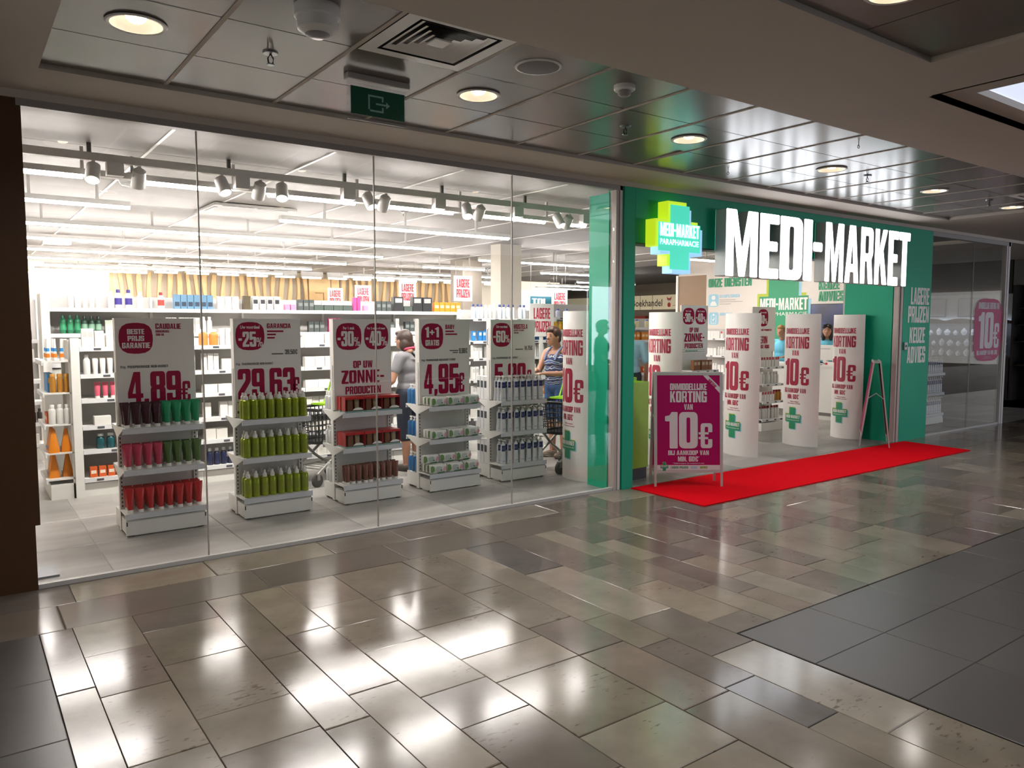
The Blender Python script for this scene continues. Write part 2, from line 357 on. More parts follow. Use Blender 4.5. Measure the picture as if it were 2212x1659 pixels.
# ================================================================ THE SETTING
YF = 5.38                                   # shop window line
def stone_mat():
    m = bpy.data.materials.new('polished_stone'); m.use_nodes = True; n = m.node_tree.nodes; l = m.node_tree.links
    bs = n['Principled BSDF']; oi = n.new('ShaderNodeObjectInfo'); geo = n.new('ShaderNodeNewGeometry')
    cr = n.new('ShaderNodeValToRGB'); cr.color_ramp.interpolation = 'LINEAR'
    cols = ['#958a7a', '#a69a88', '#837970', '#9c907e', '#b0a594', '#7a726b', '#9a897c', '#ada08c', '#887e70']
    el = cr.color_ramp.elements; el[0].position = 0; el[0].color = (*lin(cols[0]), 1); el[1].position = 1; el[1].color = (*lin(cols[-1]), 1)
    for i, c in enumerate(cols[1:-1]): e = el.new((i+1)/(len(cols)-1)); e.color = (*lin(c), 1)
    l.new(oi.outputs['Random'], cr.inputs[0])
    off = n.new('ShaderNodeVectorMath'); off.operation = 'MULTIPLY_ADD'
    cmb = n.new('ShaderNodeCombineXYZ'); l.new(oi.outputs['Random'], cmb.inputs[0]); l.new(oi.outputs['Random'], cmb.inputs[1])
    l.new(cmb.outputs[0], off.inputs[0]); off.inputs[1].default_value = (37, 91, 0); l.new(geo.outputs['Position'], off.inputs[2])
    n1 = n.new('ShaderNodeTexNoise'); n1.inputs['Scale'].default_value = 2.2; n1.inputs['Detail'].default_value = 6; n1.inputs['Roughness'].default_value = .62
    l.new(off.outputs[0], n1.inputs['Vector'])
    r1 = n.new('ShaderNodeMapRange'); r1.inputs[1].default_value = .3; r1.inputs[2].default_value = .7; r1.inputs[3].default_value = .47; r1.inputs[4].default_value = .72
    l.new(n1.outputs['Fac'], r1.inputs[0])
    mu = n.new('ShaderNodeMix'); mu.data_type = 'RGBA'; mu.blend_type = 'MULTIPLY'; mu.inputs['Factor'].default_value = 1
    l.new(cr.outputs[0], mu.inputs['A']); l.new(r1.outputs[0], mu.inputs['B'])
    # pits and flecks of the travertine
    st = n.new('ShaderNodeMapping'); st.inputs['Scale'].default_value = (1, 2.4, 1); l.new(off.outputs[0], st.inputs[0])
    n2 = n.new('ShaderNodeTexNoise'); n2.inputs['Scale'].default_value = 20; n2.inputs['Detail'].default_value = 4; l.new(st.outputs[0], n2.inputs['Vector'])
    n3 = n.new('ShaderNodeTexNoise'); n3.inputs['Scale'].default_value = 2.6; n3.inputs['Detail'].default_value = 1; l.new(off.outputs[0], n3.inputs['Vector'])
    ad = n.new('ShaderNodeMath'); ad.operation = 'MULTIPLY_ADD'; l.new(n3.outputs['Fac'], ad.inputs[0]); ad.inputs[1].default_value = .55; l.new(n2.outputs['Fac'], ad.inputs[2])
    r2 = n.new('ShaderNodeMapRange'); r2.inputs[1].default_value = .955; r2.inputs[2].default_value = 1.06; l.new(ad.outputs[0], r2.inputs[0])
    dk = n.new('ShaderNodeMix'); dk.data_type = 'RGBA'; l.new(r2.outputs[0], dk.inputs['Factor']); l.new(mu.outputs['Result'], dk.inputs['A']); dk.inputs['B'].default_value = (*lin('#5a5045'), 1)
    l.new(dk.outputs['Result'], bs.inputs['Base Color'])
    r3 = n.new('ShaderNodeMapRange'); r3.inputs[3].default_value = .08; r3.inputs[4].default_value = .2; l.new(n1.outputs['Fac'], r3.inputs[0])
    l.new(r3.outputs[0], bs.inputs['Roughness']); bs.inputs['Specular IOR Level'].default_value = .42
    bp = n.new('ShaderNodeBump'); bp.inputs['Strength'].default_value = .06; bp.inputs['Distance'].default_value = .01; l.new(n3.outputs['Fac'], bp.inputs['Height'])
    l.new(bp.outputs[0], bs.inputs['Normal'])
    return m
STONE = stone_mat()
def grey_tile_mat(name, c1, c2, rough, scale):
    m = bpy.data.materials.new(name); m.use_nodes = True; n = m.node_tree.nodes; l = m.node_tree.links
    bs = n['Principled BSDF']; oi = n.new('ShaderNodeObjectInfo'); geo = n.new('ShaderNodeNewGeometry')
    mp = n.new('ShaderNodeMapping'); mp.inputs['Scale'].default_value = (.7, 2.2, 1); l.new(geo.outputs['Position'], mp.inputs[0])
    n1 = n.new('ShaderNodeTexNoise'); n1.inputs['Scale'].default_value = scale; n1.inputs['Detail'].default_value = 6; l.new(mp.outputs[0], n1.inputs['Vector'])
    ad = n.new('ShaderNodeMath'); ad.operation = 'MULTIPLY_ADD'; l.new(oi.outputs['Random'], ad.inputs[0]); ad.inputs[1].default_value = .35; l.new(n1.outputs['Fac'], ad.inputs[2])
    mr = n.new('ShaderNodeMapRange'); mr.inputs[1].default_value = .35; mr.inputs[2].default_value = 1.0; l.new(ad.outputs[0], mr.inputs[0])
    mx = n.new('ShaderNodeMix'); mx.data_type = 'RGBA'; l.new(mr.outputs[0], mx.inputs['Factor']); mx.inputs['A'].default_value = (*lin(c1), 1); mx.inputs['B'].default_value = (*lin(c2), 1)
    l.new(mx.outputs['Result'], bs.inputs['Base Color']); bs.inputs['Roughness'].default_value = rough
    return m
DSTONE = grey_tile_mat('dark_band_stone', '#625a52', '#72685d', .14, 1.4)
GSTONE = grey_tile_mat('grey_mall_tile', '#433f3b', '#4d4945', .34, 1.2)
CONC = grey_tile_mat('shop_concrete_tile', '#75736f', '#aeaba6', .36, 1.6)
GROUT = mat('grout', '#3b342c', .8)

def tile_unit(m, name):
    mb = MB(); c = .0025
    vs = [(-.5,-.5,-1),(.5,-.5,-1),(.5,.5,-1),(-.5,.5,-1),(-.5,-.5,-.12),(.5,-.5,-.12),(.5,.5,-.12),(-.5,.5,-.12),(-.494,-.494,0),(.494,-.494,0),(.494,.494,0),(-.494,.494,0)]
    fs = [(0,1,5,4),(1,2,6,5),(2,3,7,6),(3,0,4,7),(4,5,9,8),(5,6,10,9),(6,7,11,10),(7,4,8,11),(8,9,10,11)]
    return mb.add(vs, fs).mesh(name, m, False)
U_STONE, U_DARK, U_GREY, U_CONC = tile_unit(STONE, 'stone_tile'), tile_unit(DSTONE, 'dark_tile'), tile_unit(GSTONE, 'grey_tile'), tile_unit(CONC, 'shop_tile')
def lay(parent, me, x0, x1, y0, y1, gap=.003, dz=0, name='tile'):
    o = bpy.data.objects.new(name, me); COL.objects.link(o); o.parent = parent
    o.location = ((x0+x1)/2, (y0+y1)/2, dz); o.scale = (x1-x0-gap, y1-y0-gap, .02)
    if me is U_STONE: o.rotation_euler = (rnd_t2.uniform(-.0035, .0035), rnd_t2.uniform(-.0035, .0035), 0)      # slabs are never quite level
    return o
rnd_t = random.Random(3); rnd_t2 = random.Random(11)
floor = struct('floor', B(-9, 34, -9, 5.36, -.08, -.019), GROUT)
# border course along the shop window, dark band, then strips running away from the window
x = -1.6
while x < 14: w_ = rnd_t.uniform(.55, .95); lay(floor, U_STONE, x, min(x+w_, 14), 4.985, 5.358); x += w_
x = -1.6
while x < 14: w_ = rnd_t.uniform(.8, 1.3); lay(floor, U_DARK, x, min(x+w_, 14), 4.565, 4.985, .002); x += w_
xs = [.293, .443, .73, 1.12, 1.317, 1.557, 1.90, 2.39, 2.685, 2.90, 3.225]
while xs[-1] < 13.2: xs.append(xs[-1]+rnd_t.choice([.2, .25, .3, .34, .42, .5]))
for i in range(len(xs)-1):
    a, c = xs[i], xs[i+1]
    end = .9 if a < 3.2 else 2.455
    y = 4.565
    while y > end+.01:
        L_ = rnd_t.uniform(.28, .62) if (c-a) > .33 else rnd_t.uniform(.4, 1.0)
        y2 = y-L_
        if y2 < end+.18: y2 = end
        lay(floor, U_STONE, a, c, y2, y, rnd_t.choice([.002, .003, .004]), rnd_t.uniform(-.0008, 0)); y = y2
# grey fields left and right
for a in range(3):
    for c in range(6): lay(floor, U_GREY, -1.5+.6*a, min(.293, -.9+.6*a), 4.565-.62*(c+1), 4.565-.62*c, .002)
for a in range(9):
    for c in range(4): lay(floor, U_GREY, 3.235+.62*a, 3.855+.62*a, 2.447-.44*(c+1), 2.447-.44*c, .002)
o = B(8.81, 34, -3, 2.447, -.02, -.0005); o.box(-9, 3.23, -9, .9, -.02, -.0005); o.box(3.23, 8.81, -9, .68, -.02, -.0005); o.box(-9, -1.6, .9, 5.35, -.02, -.0005)
part('paving', o, GSTONE, floor); o = B(13.2, 34, 2.45, 5.36, -.02, -.0006); part('paving', o, STONE, floor)
# shop floor
floor2 = struct('floor_shop', B(-1.5, 16.5, 5.36, 26, -.08, -.006), mat('pale_grout', '#b9b6b0', .7))
for a in range(15):
    for c in range(8):
        x0 = -1.02+.9*a; y0 = 5.36+.9*c
        lay(floor2, U_CONC, x0, x0+.9, y0, y0+.9, .004)
part('paving', B(-1.5, 12.48, 12.56, 26, -.02, -.001).box(12.48, 24, 5.36, 26, -.02, -.001), CONC, floor2)

# ---- mall ceiling: plasterboard at 2.945 with recessed metal tile fields
ZC, ZT = 2.945, 2.972
cl = MB()
X0, X1, Y0, Y1 = .43, 10.5, 3.05, 4.83
for bx in [(-9, X0, -9, YF-.05), (X0, 34, Y1, YF-.05), (X1, 34, Y0, Y1), (X0, 4.75, 2.03, Y0), (4.75, 34, 2.31, Y0), (4.145, 4.75, -9, 2.03),
           (X0, 4.145, -9, -1.2), (4.75, 34, -9, -2.2), (9.6, 34, -2.2, 2.31)]: cl.box(*bx, ZC, ZC+.15)
ceil_m = struct('ceiling', cl, CEIL)
part('ceiling_deck', B(-9, 34, -9, YF-.05, 3.45, 3.5), CEIL, ceil_m)
void = B(X0-.02, X1+.02, Y0-.02, Y1+.02, ZT+.08, ZT+.1); void.box(X0-.02, 4.165, -1.22, 2.05, ZT+.08, ZT+.1)
part('ceiling_void', void, DARK, ceil_m)
def tunit(m):
    return MB().add([(-.5,-.5,0),(.5,-.5,0),(.5,.5,0),(-.5,.5,0),(-.5,-.5,1),(.5,-.5,1),(.5,.5,1),(-.5,.5,1)], [(0,3,2,1),(0,1,5,4),(1,2,6,5),(2,3,7,6),(3,0,4,7)]).mesh('ceiling_tile', m, False)
UT = tunit(TILEC)
PX = .6237
def hole_unit(m, rx, ry, n=32):
    vs = []; fs = []
    for k in range(n):
        a = 2*math.pi*(k+.5)/n; ca, sa = math.cos(a), math.sin(a); q = .5/max(abs(ca), abs(sa))
        vs += [(ca*q, sa*q, 0), (rx*ca, ry*sa, 0), (rx*ca, ry*sa, 1)]
    # square corners
    cn = [(.5,.5),(-.5,.5),(-.5,-.5),(.5,-.5)]
    for k in range(n):
        j = (k+1) % n; fs += [(3*k, 3*j, 3*j+1, 3*k+1), (3*k+1, 3*j+1, 3*j+2, 3*k+2)]
        p, q = vs[3*k], vs[3*j]
        if abs(abs(p[0])-.5) < 1e-6 and abs(abs(q[1])-.5) < 1e-6 and abs(abs(p[1])-.5) > 1e-6 or abs(abs(p[1])-.5) < 1e-6 and abs(abs(q[0])-.5) < 1e-6 and abs(abs(p[0])-.5) > 1e-6:
            vs_c = (math.copysign(.5, p[0]), math.copysign(.5, p[1]), 0); vs.append(vs_c); fs.append((3*k, len(vs)-1, 3*j))
    return MB().add(vs, fs).mesh('ceiling_tile_cut', m, False)
UTH = hole_unit(TILEC, .111/.6157, .111/.585)
def ctile(par, me, x0, x1, y0, y1, z, gap=.008):
    o = bpy.data.objects.new('ceiling_tile', me); COL.objects.link(o); o.parent = par
    o.location = ((x0+x1)/2, (y0+y1)/2, z); o.scale = (x1-x0-gap, y1-y0-gap, .012); return o
for i in range(16):
    for j in range(3):
        x0 = X0+.002+PX*i; y0 = Y0+.593*j
        if x0+.1 > X1: continue
        if (i, j) in ((2, 0), (14, 0)): continue      # air diffusers take these bays
        o = ctile(ceil_m, UTH if (j == 1 and i % 3 == 0) else UT, x0, min(x0+PX, X1), y0, y0+.593, ZT)
        if (i, j) == (6, 2): o.rotation_euler = (R(-1.6), R(1.0), 0); o.location.z += .012; o.location.y -= .018; o['label'] = 'loose ceiling tile tilted open at one edge'
    if i: part('ceiling_runner', B(X0+PX*i-.011, X0+PX*i+.011, Y0, Y1, ZT-.004, ZT+.01), CEIL, ceil_m)
for i in range(6):
    for j in range(5):
        ctile(ceil_m, UTH if (i, j) in ((1, 0), (4, 0), (1, 3), (4, 3)) else UT, 4.145-PX*(i+1) if i < 5 else X0, 4.145-PX*i, 2.03-.62*(j+1), 2.03-.62*j, ZT)
# bulkhead above the window
struct('trim_1', B(-.2, 14.3, YF-.05, YF+.03, 2.90, 3.5), CEIL)
# ---- daylight coffer
cof = MB()
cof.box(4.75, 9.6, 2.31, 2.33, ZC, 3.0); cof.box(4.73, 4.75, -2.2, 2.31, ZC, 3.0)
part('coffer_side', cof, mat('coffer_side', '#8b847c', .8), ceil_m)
fr = MB(); fr.box(4.775, 9.6, 2.16, 2.295, 2.967, 3.01); fr.box(4.765, 4.97, -2.2, 2.16, 2.967, 3.01)
part('coffer_frame', fr, CEIL, ceil_m)
DAY = mat('daylight_panel', '#dfe6f0', .6, var=0, emit='#dfe8ff', es=SKYL)
part('skylight_panel', B(4.95, 9.6, -2.2, 2.18, 3.015, 3.03), DAY, ceil_m, 'bright white daylight panel')

# ---- walls of the shop
WALLM = mat('wall_paint', '#d9d3c8', .7, var=.02, scale=2)
struct('wall_left', B(-1.2, -1.1, YF, 24, 0, 3.1), WALLM)
wall_back = struct('wall_back', B(-1.2, 17, 20.6, 20.7, 0, 3.1), mat('wall_back_paint', '#e6ddcc', .7, var=.02))
ceil_s = struct('ceiling_shop', B(-1.2, 13.6, YF+.03, 20.7, 3.03, 3.1), mat('void_dark', '#77726c', .8))
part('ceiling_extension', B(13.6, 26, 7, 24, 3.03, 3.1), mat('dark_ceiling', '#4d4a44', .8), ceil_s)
STILE = mat('shop_ceiling_tile', '#989591', .6, var=.02, scale=2)
US = tunit(STILE)
for i in range(12):
    for j in range(10):
        ctile(ceil_s, US, -1.1+1.225*i, -1.1+1.225*(i+1), YF+.04+1.5*j, YF+.04+1.5*(j+1), 2.995, .01)
for i in range(1, 12): part('ceiling_runner', B(-1.1+1.225*i-.012, -1.1+1.225*i+.012, YF+.04, 20.4, 2.988, 3.0), PLAST, ceil_s)

# ---- left cladding pillar
pl = thing('pillar', 'dark brown panelled pillar at the left end of the window', 'pillar', (0, 0, 0)); del pl['category']; del pl['label']; pl['kind'] = 'structure'; pl.name = 'wall_pillar'
part('panel', B(-2.5, .378, YF-.03, YF+.35, .395, 2.90), WOODP, pl)
part('plinth', B(-2.5, .352, YF-.03, YF+.33, 0, .395), WOODP, pl)
# ---- shop window panes and their frames
FRAME = mat('frame_grey', '#8f8a86', .45, var=.03)
seams = [.354, 1.35, 2.621, 3.907, 5.10]
for i in range(4):
    wd = tag(obj('window_%d' % (i+1), B(seams[i]+.003, seams[i+1]-.003, YF-.006, YF+.006, .03, 2.862).mesh('window_pane', GLASS, False)), None, None, None, 'structure')
    if i: part('pane_joint', B(seams[i]-.004, seams[i]+.004, YF-.007, YF+.007, .03, 2.862), mat('silicone', '#a39c94', .5), wd)
struct('trim_2', B(.354, 5.19, YF-.035, YF+.035, 2.86, 2.905), FRAME)
struct('trim_3', B(.354, 5.19, YF-.02, YF+.02, 0, .028), mat('sill_white', '#bdbbb7', .4))
t4 = tag(obj('trim_4', B(5.10, 5.135, YF-.03, YF+.05, 0, 2.905).mesh('frame_post', mat('post_beige', '#b3aaa2', .5)), None), None, None, None, 'structure')
part('post_gap', B(5.135, 5.145, YF-.02, YF+.04, 0, 2.905), DARK, t4)
part('post_front', B(5.145, 5.178, YF-.035, YF+.04, 0, 2.905), mat('post_white', '#cfc9c4', .45), t4)
# right-hand window
for i, (a, c) in enumerate([(11.16, 12.53), (12.53, 13.62)]):
    wd = tag(obj('window_%d' % (i+5), B(a+.003, c-.003, YF-.006, YF+.006, .03, 2.84).mesh('window_pane', GLASS, False)), None, None, None, 'structure')
part('pane_joint', B(12.527, 12.533, YF-.007, YF+.007, .03, 2.84), MATS['silicone'], wd)
tag(obj('window_7', B(13.66, 13.672, YF+.06, 7.6, .03, 2.84).mesh('window_pane', GLASS, False)), None, None, None, 'structure')
wt = struct('trim_5', B(11.15, 13.75, YF-.035, YF+.04, 2.84, 2.90), FRAME)
part('corner_post', B(13.60, 13.64, YF-.03, YF+.03, 0, 2.84).box(13.655, 13.72, YF-.035, YF+.06, 0, 2.90), MATS['post_white'], wt)
part('sill', B(11.15, 13.66, YF-.02, YF+.02, 0, .028).box(13.64, 13.69, YF, 7.6, 0, .028), MATS['sill_white'], wt)

# ================================================================ GREEN SHOPFRONT
portal = tag(obj('shopfront_portal', None), 'green shopfront portal framing the wide open entrance', 'portal')
part('post', B(5.19, 5.335, YF-.05, YF+.17, 0, 2.898), GREEN, portal)
part('inner_panel', B(5.085, 5.145, YF+.052, YF+.33, 0, 2.84), GREEN, portal)
part('fascia', B(5.337, 11.155, YF-.05, YF+.12, 2.385, 2.898), GREEN, portal)
part('fascia_edge', B(5.337, 10.40, YF-.045, YF+.115, 2.372, 2.384), mat('green_dark', '#0d4a39', .5), portal)
part('jamb', B(10.408, 11.155, YF-.05, YF+.12, 0, 2.384), GREEN, portal)
part('inner_wall', B(10.28, 10.36, YF+.03, 6.10, 0, 2.38), GREEN, portal)
part('shutter_rail', B(10.285, 10.315, YF-.045, YF+.02, 0, 2.36).box(10.345, 10.402, YF-.048, YF+.02, 0, 2.36), MATS['post_beige'], portal)
part('shutter_slot', B(10.315, 10.345, YF-.03, YF+.02, 0, 2.36), DARK, portal)
lt = MB()
for t, z0, h_, x0, x1 in [('LAGERE', 1.873, .232, 10.60, 11.10), ('PRIJZEN', 1.625, .225, 10.54, 11.11), ('KEUZE', 1.345, .215, 10.60, 11.02), ('ADVIES', 1.07, .225, 10.55, 11.05)]:
    put(lt, t, x0, z0, h_, width=x1-x0, y=YF-.0525)
part('lettering', lt, mat('white_vinyl', '#e0dfda', .5), portal)
sw = part('key_switch', MB().bbox(10.43, 10.515, YF-.075, YF-.048, 1.255, 1.36), STEEL, portal)
part('keyhole', MB().tube([(10.473, YF-.0765, 1.308), (10.473, YF-.08, 1.308)], .016, 10), BLACK, sw)

LIT = mat('lit_white', '#ffffff', .4, var=0, emit='#f6faff', es=SIGN)
SIDE = mat('letter_side', '#b3bab8', .5, var=.03)
sg = thing('sign_letters', 'row of large glowing white channel letters above the entrance', 'sign', (0, 0, 0))
def chan(t, x0, x1, z0, h_, y0):
    x = x0; k = (x1-x0)/text_width(t, h_, 1.0, .055)
    for ch in t:
        wd = G[ch][0]
        mb = MB(); put(mb, ch, x, z0 if ch != '-' else z0+.06*h_, h_, k=k, y=y0, depth=.138)
        part('letter', mb, [LIT, SIDE], sg, smooth=False); x += (wd+.055)*h_*k
chan('MEDI', 6.50, 8.02, 2.103, .69, 5.19)
G['-'] = (.26, [[(0,.40),(.26,.40),(.26,.56),(0,.56)]]); _gc.pop('-', None)
mb = MB(); flat(mb, [(8.05, 2.44, .02), (8.24, 2.44, .02), (8.24, 2.545, .02), (8.05, 2.545, .02)], 5.19); mb.mi = 1; mb.box(8.052, 8.238, 5.191, 5.33, 2.442, 2.543); part('letter', mb, [LIT, SIDE], sg, smooth=False)
chan('MARKET', 8.30, 10.24, 2.103, .69, 5.19)
part('backing', B(6.51, 10.2, 5.318, 5.329, 2.12, 2.78), SIDE, sg) if False else None

# lit cross
cs = thing('cross_sign', 'glowing lime, turquoise and blue pharmacy cross sign beside the big letters', 'sign', (0, 0, 0))
LLIME = mat('lit_lime', '#b4d22a', .4, var=0, emit='#b9d620', es=.9)
LTURQ = mat('lit_turquoise', '#3fd2b4', .4, var=0, emit='#46dcbc', es=.75)
LBLUE = mat('lit_blue', '#8fc0e6', .4, var=0, emit='#94c4ea', es=.85)
cx, cz, Wc, Hc = 5.80, 2.445, .60, .62
def solid_cross(nm, px, pz, W_, H_, y0, y1, m):
    part(nm, MB().prism(cross_pts(px, pz, W_, H_, .40, .42), y0, y1, 'y'), m, cs, smooth=False)
solid_cross('cross_lime', cx-.03, cz+.035, Wc, Hc, 5.20, 5.33, LLIME)
solid_cross('cross_blue', cx+.035, cz-.035, Wc, Hc, 5.195, 5.325, LBLUE)
mb = MB(); flat(mb, cross_pts(cx, cz, Wc, Hc, .42, .44), 5.19); part('cross_face', mb, LTURQ, cs)
mb = MB(); put(mb, 'MEDI-MARKET', cx, cz+.005, .125, width=Wc*.93, align='c', y=5.186); small(mb, 'PARAPHARMACIE', cx, cz-.075, .055, width=Wc*.92, align='c', y=5.186, bold=.012)
part('lettering', mb, mat('lit_letter', '#ffffff', .4, var=0, emit='#eafffb', es=1.5), cs)

# ================================================================ MALL CEILING FITTINGS
def downlight(x, y, lab):
    t = thing('downlight', lab, 'lamp', (x, y, ZT), group='mall downlights')
    L_ = bpy.data.lights.new('downlight_beam', 'SPOT'); L_.energy = DOWNW; L_.spot_size = R(150); L_.spot_blend = 1; L_.shadow_soft_size = .08; L_.color = (1, .97, .93)
    lo = bpy.data.objects.new('beam', L_); COL.objects.link(lo); lo.parent = t; lo.location = (0, 0, -.02)
    rim = MB().loft([(-.006, .132, .132), (-.012, .125, .125), (-.010, .112, .112), (0, .110, .110)], 28, False); part('rim', rim, PLAST, t)
    cup = MB().loft([(-.008, .111, .111), (.03, .10, .10), (.055, .07, .07), (.06, .001, .001)], 28, False)
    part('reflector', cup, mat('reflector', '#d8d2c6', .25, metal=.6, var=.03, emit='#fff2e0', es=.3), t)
    part('lamp', MB().loft([(.004, .03, .03), (.02, .045, .045), (.045, .045, .045)], 12, True), mat('lamp_glow', '#fff6e6', .4, var=0, emit='#ffe6c4', es=DOWN), t)
    return t
for x, y, lab in [(.744, 3.94, 'round recessed downlight nearest the left end of the ceiling'), (2.615, 3.94, 'round recessed downlight beside the green exit sign'),
                  (4.486, 3.94, 'round recessed downlight above the glowing cross sign'), (6.357, 3.94, 'round recessed downlight above the right half of the glowing letters'),
                  (8.228, 3.94, 'round recessed downlight fifth along the tiled ceiling strip'), (10.099, 3.94, 'far round recessed downlight at the right picture edge'),
                  (3.2095, 1.72, 'round recessed downlight cut by the top picture edge')]: downlight(x, y, lab)
for x, y, lab in [(4.145-PX*4.5, 1.72, 'added unseen downlight above the camera'), (4.145-PX*1.5, -.14, 'added unseen downlight behind the camera, right'), (4.145-PX*4.5, -.14, 'added unseen downlight behind the camera, left')]: downlight(x, y, lab)  # extra downlights out of view, added to brighten the mall
# air diffusers
def diffuser(x0, y0, lab):
    t = thing('air_diffuser', lab, 'air vent', (x0+PX/2, y0+.2965, ZT), group='square air diffusers')
    h = .29
    part('backing', B(-h, h, -h+.01, h-.01, .02, .025), BLACK, t)
    def ring(a, c, z0, z1, z2): # square louvre ring sloping
        mb = MB()
        o = [(-a,-a,z0),(a,-a,z0),(a,a,z0),(-a,a,z0)]; i = [(-c,-c,z1),(c,-c,z1),(c,c,z1),(-c,c,z1)]
        k = [(p[0], p[1], p[2]+.006) for p in i]
        return mb.add(o+i, [(0,1,5,4),(1,2,6,5),(2,3,7,6),(3,0,4,7)])
    part('frame', ring(.295, .225, -.004, -.006, 0), PLAST, t)
    for a in (.205, .165, .125, .085): part('louvre', ring(a, a-.033, -.004, .010, 0), PLAST, t)
    part('core', B(-.045, .045, -.045, .045, -.004, .004), PLAST, t)
diffuser(X0+.002+PX*2, Y0, 'square stepped air diffuser above the exit sign')
diffuser(X0+.002+PX*14, Y0, 'square air diffuser far right, half out of the picture')
# exit sign
ex = thing('exit_sign', 'green hanging exit sign with white door and arrow symbol', 'exit sign', (1.99, 4.02, ZT))
part('ceiling_rail', MB().bbox(-.19, .19, -.03, .03, -.035, 0), mat('rail_grey', '#a8a29a', .4), ex)
part('clear_panel', B(-.185, .175, -.004, .004, -.245, -.033), CLEAR, ex)
part('green_plate', B(-.165, .165, -.007, -.0045, -.215, -.065), mat('exit_green', '#04412c', .4, emit='#0a5a3c', es=.03), ex)
sym = MB(); y_ = -.0085
for q in [[(-.062,-.098),(.022,-.098),(.022,-.108),(-.062,-.108)], [(-.062,-.178),(-.052,-.178),(-.052,-.108),(-.062,-.108)], [(-.052,-.188),(.022,-.188),(.022,-.178),(-.052,-.178)],
          [(.022,-.188),(.032,-.188),(.032,-.158),(.022,-.158)], [(.022,-.128),(.032,-.128),(.032,-.098),(.022,-.098)],
          [(-.015,-.148),(.048,-.148),(.048,-.138),(-.015,-.138)], [(.048,-.162),(.072,-.143),(.048,-.124)]]: flat(sym, q, y_)
part('symbol', sym, mat('exit_white', '#8fb3a4', .5), ex)
# detectors, sprinklers, speaker, hooks
t = thing('presence_sensor', 'large round white ceiling sensor beside the first sprinkler', 'sensor', (1.345, 3.29, ZT))
part('base', MB().lathe([(.001,0),(.098,0),(.098,-.045),(.09,-.05)][::-1] and [(.09,-.05),(.098,-.045),(.098,0)], 24), PLAST, t)
part('body', MB().lathe([(.055,-.115),(.085,-.095),(.088,-.05)], 24), PLAST, t); part('lens', MB().lathe([(.03,-.128),(.054,-.116)], 20), mat('lens_grey', '#8b8a90', .3), t)
t = thing('smoke_detector', 'small white smoke detector on the ceiling beside the speaker', 'detector', (3.2, 3.3, ZT))
part('base', MB().lathe([(.055,-.03),(.062,-.022),(.062,0)], 20), PLAST, t); part('cage', MB().lathe([(.022,-.062),(.036,-.052),(.04,-.03)], 16), mat('cage_grey', '#8f8b88', .5), t)
t = thing('ceiling_speaker', 'flat round grey ceiling loudspeaker near the air diffuser', 'loudspeaker', (2.593, 3.33, ZT))
part('rim', MB().lathe([(.118,-.008),(.126,-.004),(.126,0)], 28), PLAST, t); part('grille', MB().lathe([(.1,-.0095),(.113,-.008)], 28), mat('grille_grey', '#7a7577', .7), t)
def sprinkler(x, y, z, lab, s_=1.0):
    t = thing('sprinkler', lab, 'sprinkler', (x, y, z), group='ceiling sprinklers')
    part('plate', MB().lathe([(.036*s_,-.008),(.04*s_,0)], 16), STEEL, t)
    part('frame', MB().tube([(0,0,-.008),(-.014,0,-.03),(-.012,0,-.05),(0,0,-.058)], .004, 6).tube([(0,0,-.008),(.014,0,-.03),(.012,0,-.05),(0,0,-.058)], .004, 6), mat('sprinkler_dark', '#3b352f', .4, metal=.6), t)
    part('deflector', MB().lathe([(.018,-.063),(.02,-.058)], 12), STEEL, t)
sprinkler(1.367, 3.96, ZT, 'chrome sprinkler head left of the exit sign')
sprinkler(3.842, 3.95, ZT, 'chrome sprinkler head right of the second downlight')
sprinkler(6.91, 3.92, ZT, 'chrome sprinkler head above the right half of the glowing letters')
sprinkler(9.35, 3.88, ZT, 'chrome sprinkler head far right over the jamb')
for x, y, lab in [(5.61, 3.26, 'little wire eye hook in the ceiling strip, nearer the camera'), (5.646, 4.5, 'little wire eye hook just above the glowing letters')]:
    pts = [(0,0,0),(0,0,-.02)]+[(.012*math.sin(a_), 0, -.032+.012*math.cos(a_)) for a_ in [k*math.pi/5 for k in range(11)]]
    tag(obj('ceiling_hook', MB().tube(pts, .0032, 6).mesh('ceiling_hook', STEEL), None, (x, y, ZT)), lab, 'hook')

struct('wall_mall_blocker', B(-9, 17.5, -9.1, -9.0, 0, 2.95), mat('blocker_grey', '#8f877d', .7, var=.04, scale=1.5))  # unseen wall added to keep bright world reflections off the glass
# daylight entrance behind the camera, across the mall
gw = thing('glazed_entrance', 'tall daylit glazed entrance across the mall', 'entrance', (0, 0, 0)); del gw['category']; del gw['label']; gw.name = 'window_8'; gw['kind'] = 'structure'
part('daylight', B(17.6, 27, -9.1, -9.0, .2, 2.9), mat('window_day', '#dfe6f0', .6, var=0, emit='#e6eeff', es=WIN), gw)
for k in range(6): part('mullion', B(17.6+1.88*k-.05, 17.6+1.88*k+.05, -9.0, -8.9, 0, 2.94), DARK, gw)
